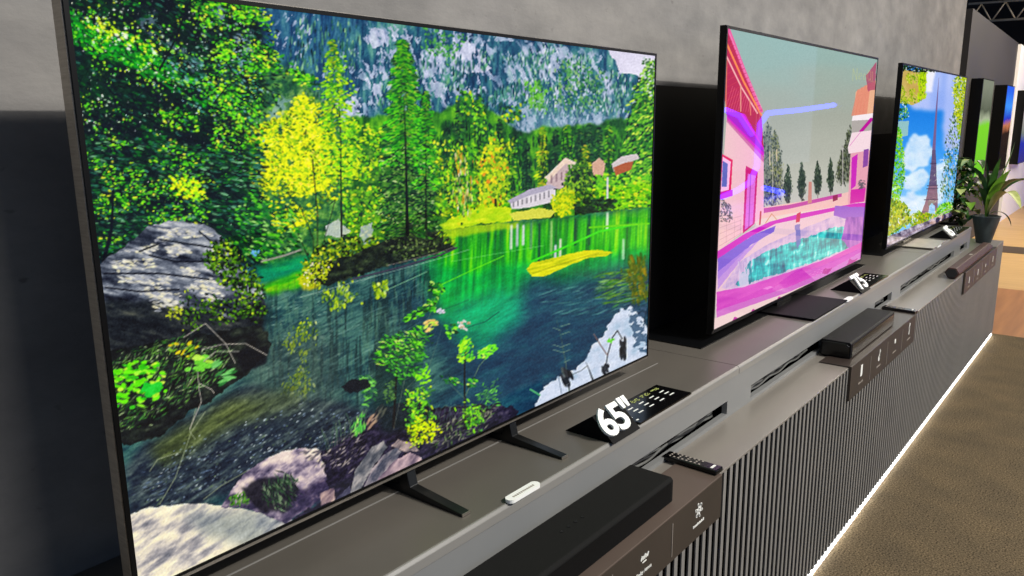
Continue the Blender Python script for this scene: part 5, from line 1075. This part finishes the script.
build('soil', MB().lathe([(0.079, CZ+0.168), (0.074, CZ+0.176), (0.02, CZ+0.181)], px_, py_, 24), MT['soil'], dr, smooth=True)
base = (px_, py_, CZ+0.17)
zt = CZ+0.17
blades = [  # (end, mid1, mid2, width, material)
    ((px_+0.02, py_-0.11, zt+0.52), (px_, py_-0.02, zt+0.2), (px_+0.02, py_-0.10, zt+0.36), 0.018, 'leafb'),
    ((px_-0.05, py_-0.115, zt+0.34), (px_, py_-0.02, zt+0.12), (px_-0.03, py_-0.06, zt+0.26), 0.042, 'leafb'),
    ((px_-0.15, py_-0.33, zt+0.20), (px_, py_-0.04, zt+0.22), (px_-0.06, py_-0.15, zt+0.38), 0.030, 'leafd'),
    ((px_-0.20, py_+0.20, zt+0.34), (px_, py_, zt+0.26), (px_-0.10, py_+0.10, zt+0.42), 0.020, 'leafd'),
    ((px_-0.25, py_-0.22, zt+0.10), (px_, py_-0.04, zt+0.20), (px_-0.12, py_-0.14, zt+0.27), 0.028, 'leafp'),
    ((px_+0.10, py_-0.14, zt-0.05), (px_, py_-0.03, zt+0.08), (px_+0.06, py_-0.12, zt+0.06), 0.008, 'leafd'),
    ((px_-0.02, py_+0.04, zt+0.40), (px_, py_+0.01, zt+0.15), (px_, py_+0.02, zt+0.3), 0.016, 'leafd'),
    ((px_-0.06, py_-0.05, zt+0.42), (px_, py_, zt+0.15), (px_-0.02, py_-0.02, zt+0.3), 0.018, 'leafd'),
    ((px_+0.16, py_+0.02, zt+0.30), (px_, py_, zt+0.16), (px_+0.08, py_+0.02, zt+0.30), 0.022, 'leafd'),
    ((px_+0.2, py_-0.25, zt+0.24), (px_, py_-0.02, zt+0.16), (px_+0.1, py_-0.12, zt+0.32), 0.024, 'leafd'),
    ((px_-0.12, py_+0.06, zt+0.22), (px_, py_, zt+0.10), (px_-0.05, py_+0.04, zt+0.22), 0.018, 'leafd'),
    ((px_-0.16, py_-0.10, zt+0.26), (px_, py_, zt+0.12), (px_-0.08, py_-0.06, zt+0.26), 0.020, 'leafb'),
]
for e, m1, m2, w, mt in blades:
    lf = leaf(curve_pts(base, m1, m2, e, 14), blade_w(14, w*1.45, 0.2, 0.5))
    build('leaf', lf, MT[mt], dr, smooth=True)
# trailing pothos between the last television and the slate pot
qx, qy = 5.86, 0.03
po = thing('potted_plant', (qx, qy, CZ), 'bushy trailing plant with pale patched leaves beside the tower picture television', 'plant')
build('pot', MB().lathe([(0.05, CZ+0.0006), (0.072, CZ+0.12), (0.075, CZ+0.125), (0.068, CZ+0.125), (0.03, CZ+0.115)], qx, qy, 24), MT['black'], po, smooth=True)
rnd = random.Random(11)
dark = MB(); pale = MB(); bright = MB()
for k in range(24):
    a = rnd.uniform(0, 2*PI); r = rnd.uniform(0.05, 0.16); h = rnd.uniform(0.05, 0.44)
    tip = (qx+r*math.cos(a)*0.8-0.02, qy-0.03+r*math.sin(a)*0.62, CZ+0.12+h)
    pts = curve_pts((qx, qy, CZ+0.11), (qx, qy, CZ+0.12+h*0.5), ((qx+tip[0])/2, (qy+tip[1])/2, tip[2]+0.02), tip, 10)
    build('vine', MB().tube(pts, 0.0022, 5), MT['stem'], po, smooth=True)
def small_leaf(c, a, L, w, droop):
    d = Vector((math.cos(a), math.sin(a), -droop)); d.normalize(); c = Vector(c)
    pts = [tuple(c+d*L*t+Vector((0, 0, 0.25*L*math.sin(PI*t)))) for t in (0, .25, .5, .75, 1)]
    return leaf(pts, [0.0006+w*q for q in (0.3, 0.95, 1, 0.6, 0.02)], 0.15)
for k in range(230):
    a = rnd.uniform(0, 2*PI); r = 0.17*math.sqrt(rnd.random()); z = CZ+0.13+rnd.uniform(0.0, 0.45)
    c = (max(5.68, qx-0.05+r*math.cos(a)*0.9), max(-0.165, min(0.15, qy-0.035+r*math.sin(a)*0.72)), z)
    if c[1] > -0.05: c = (max(c[0], 5.80), c[1], c[2])
    q = small_leaf(c, rnd.uniform(0, 2*PI), rnd.uniform(0.05, 0.10), rnd.uniform(0.017, 0.032), rnd.uniform(0.1, 1.1))
    kind = rnd.random()
    build('leaf', q, MT['leafp'] if kind < 0.20 else (MT['leafb'] if kind < 0.38 else MT['leafd']), po, smooth=True)

# ------------------------------------------------------------------ light
def spot(name, loc, target, power, size, ang=60, col=(1, 0.97, 0.92), blend=0.4):
    l = bpy.data.lights.new(name, 'SPOT'); l.energy = power; l.shadow_soft_size = size; l.spot_size = math.radians(ang); l.spot_blend = blend; l.color = col
    o = bpy.data.objects.new(name, l); COL.objects.link(o); o.location = (loc[0], loc[1], loc[2]+FL)
    d = Vector(target)-Vector(loc); o.rotation_euler = d.to_track_quat('-Z', 'Y').to_euler(); return o
def area(name, loc, target, power, sx, sy, col=(1, 1, 1)):
    l = bpy.data.lights.new(name, 'AREA'); l.shape = 'RECTANGLE'; l.size = sx; l.size_y = sy; l.energy = power; l.color = col
    o = bpy.data.objects.new(name, l); COL.objects.link(o); o.location = (loc[0], loc[1], loc[2]+FL)
    d = Vector(target)-Vector(loc); o.rotation_euler = d.to_track_quat('-Z', 'Y').to_euler(); return o
spot('hall_floodlight', (2.4, -4.6, 4.15), (2.2, 0.2, 0.3), 1180, 0.03, 110)
area('front_fill', (2.2, -3.6, 3.4), (2.0, -0.4, 0), 190, 4, 0.5, (1.0, 0.97, 0.93))  # added fill without a known fixture, brightens the counter front
area('far_fill', (11.0, -2.0, 3.0), (11.0, -0.8, -0.9), 420, 5, 3, (1.0, 0.9, 0.75))  # added fill to brighten the far timber floor and white wall
spot('panel_wash', (12.2, -1.2, 2.3), (12.0, 0.65, 1.1), 40, 0.1, 80, (1.0, 0.8, 0.62), 1.0)

# blue neon loop hanging in the hall across the aisle, seen only as a reflection
def reflect_at(px, py, yq):
    r, u, d = cam_axes(); v = d+r*(px-512)/CAM['f']-u*(py-288)/CAM['f']; C = np.array(CAM['C']); P = C+v*(-C[1]/v[1])
    q = np.array([v[0], -v[1], v[2]]); return tuple(P+q*((yq-P[1])/q[1]))
neon = thing('neon_light', (12.5, -5.0, 1.2), 'blue neon tube loop hanging across the aisle', 'light')
MT['neon'] = emis('blue neon', (36, 44, 255), 20.0)
for pts in ([(834, 105), (800, 110), (768, 113), (760, 124), (758, 146), (757, 166), (750, 182), (738, 190), (722, 197)], [(726, 110), (740, 116), (752, 134)], [(764, 188), (782, 192)], [(808, 192), (832, 190)]):
    build('tube', MB().tube([reflect_at(a, b, -5.0) for a, b in pts], 0.05, 8), MT['neon'], neon, smooth=True)

w = bpy.data.worlds.new('world'); SC.world = w; w.use_nodes = True
bg = w.node_tree.nodes['Background']; bg.inputs['Color'].default_value = (0.42, 0.62, 1.0, 1); bg.inputs['Strength'].default_value = 0.34
SC.view_settings.view_transform = 'Standard'; SC.view_settings.look = 'None'
SC.view_settings.exposure = 0.0; SC.view_settings.gamma = 1.0; SC.view_settings.use_curve_mapping = False
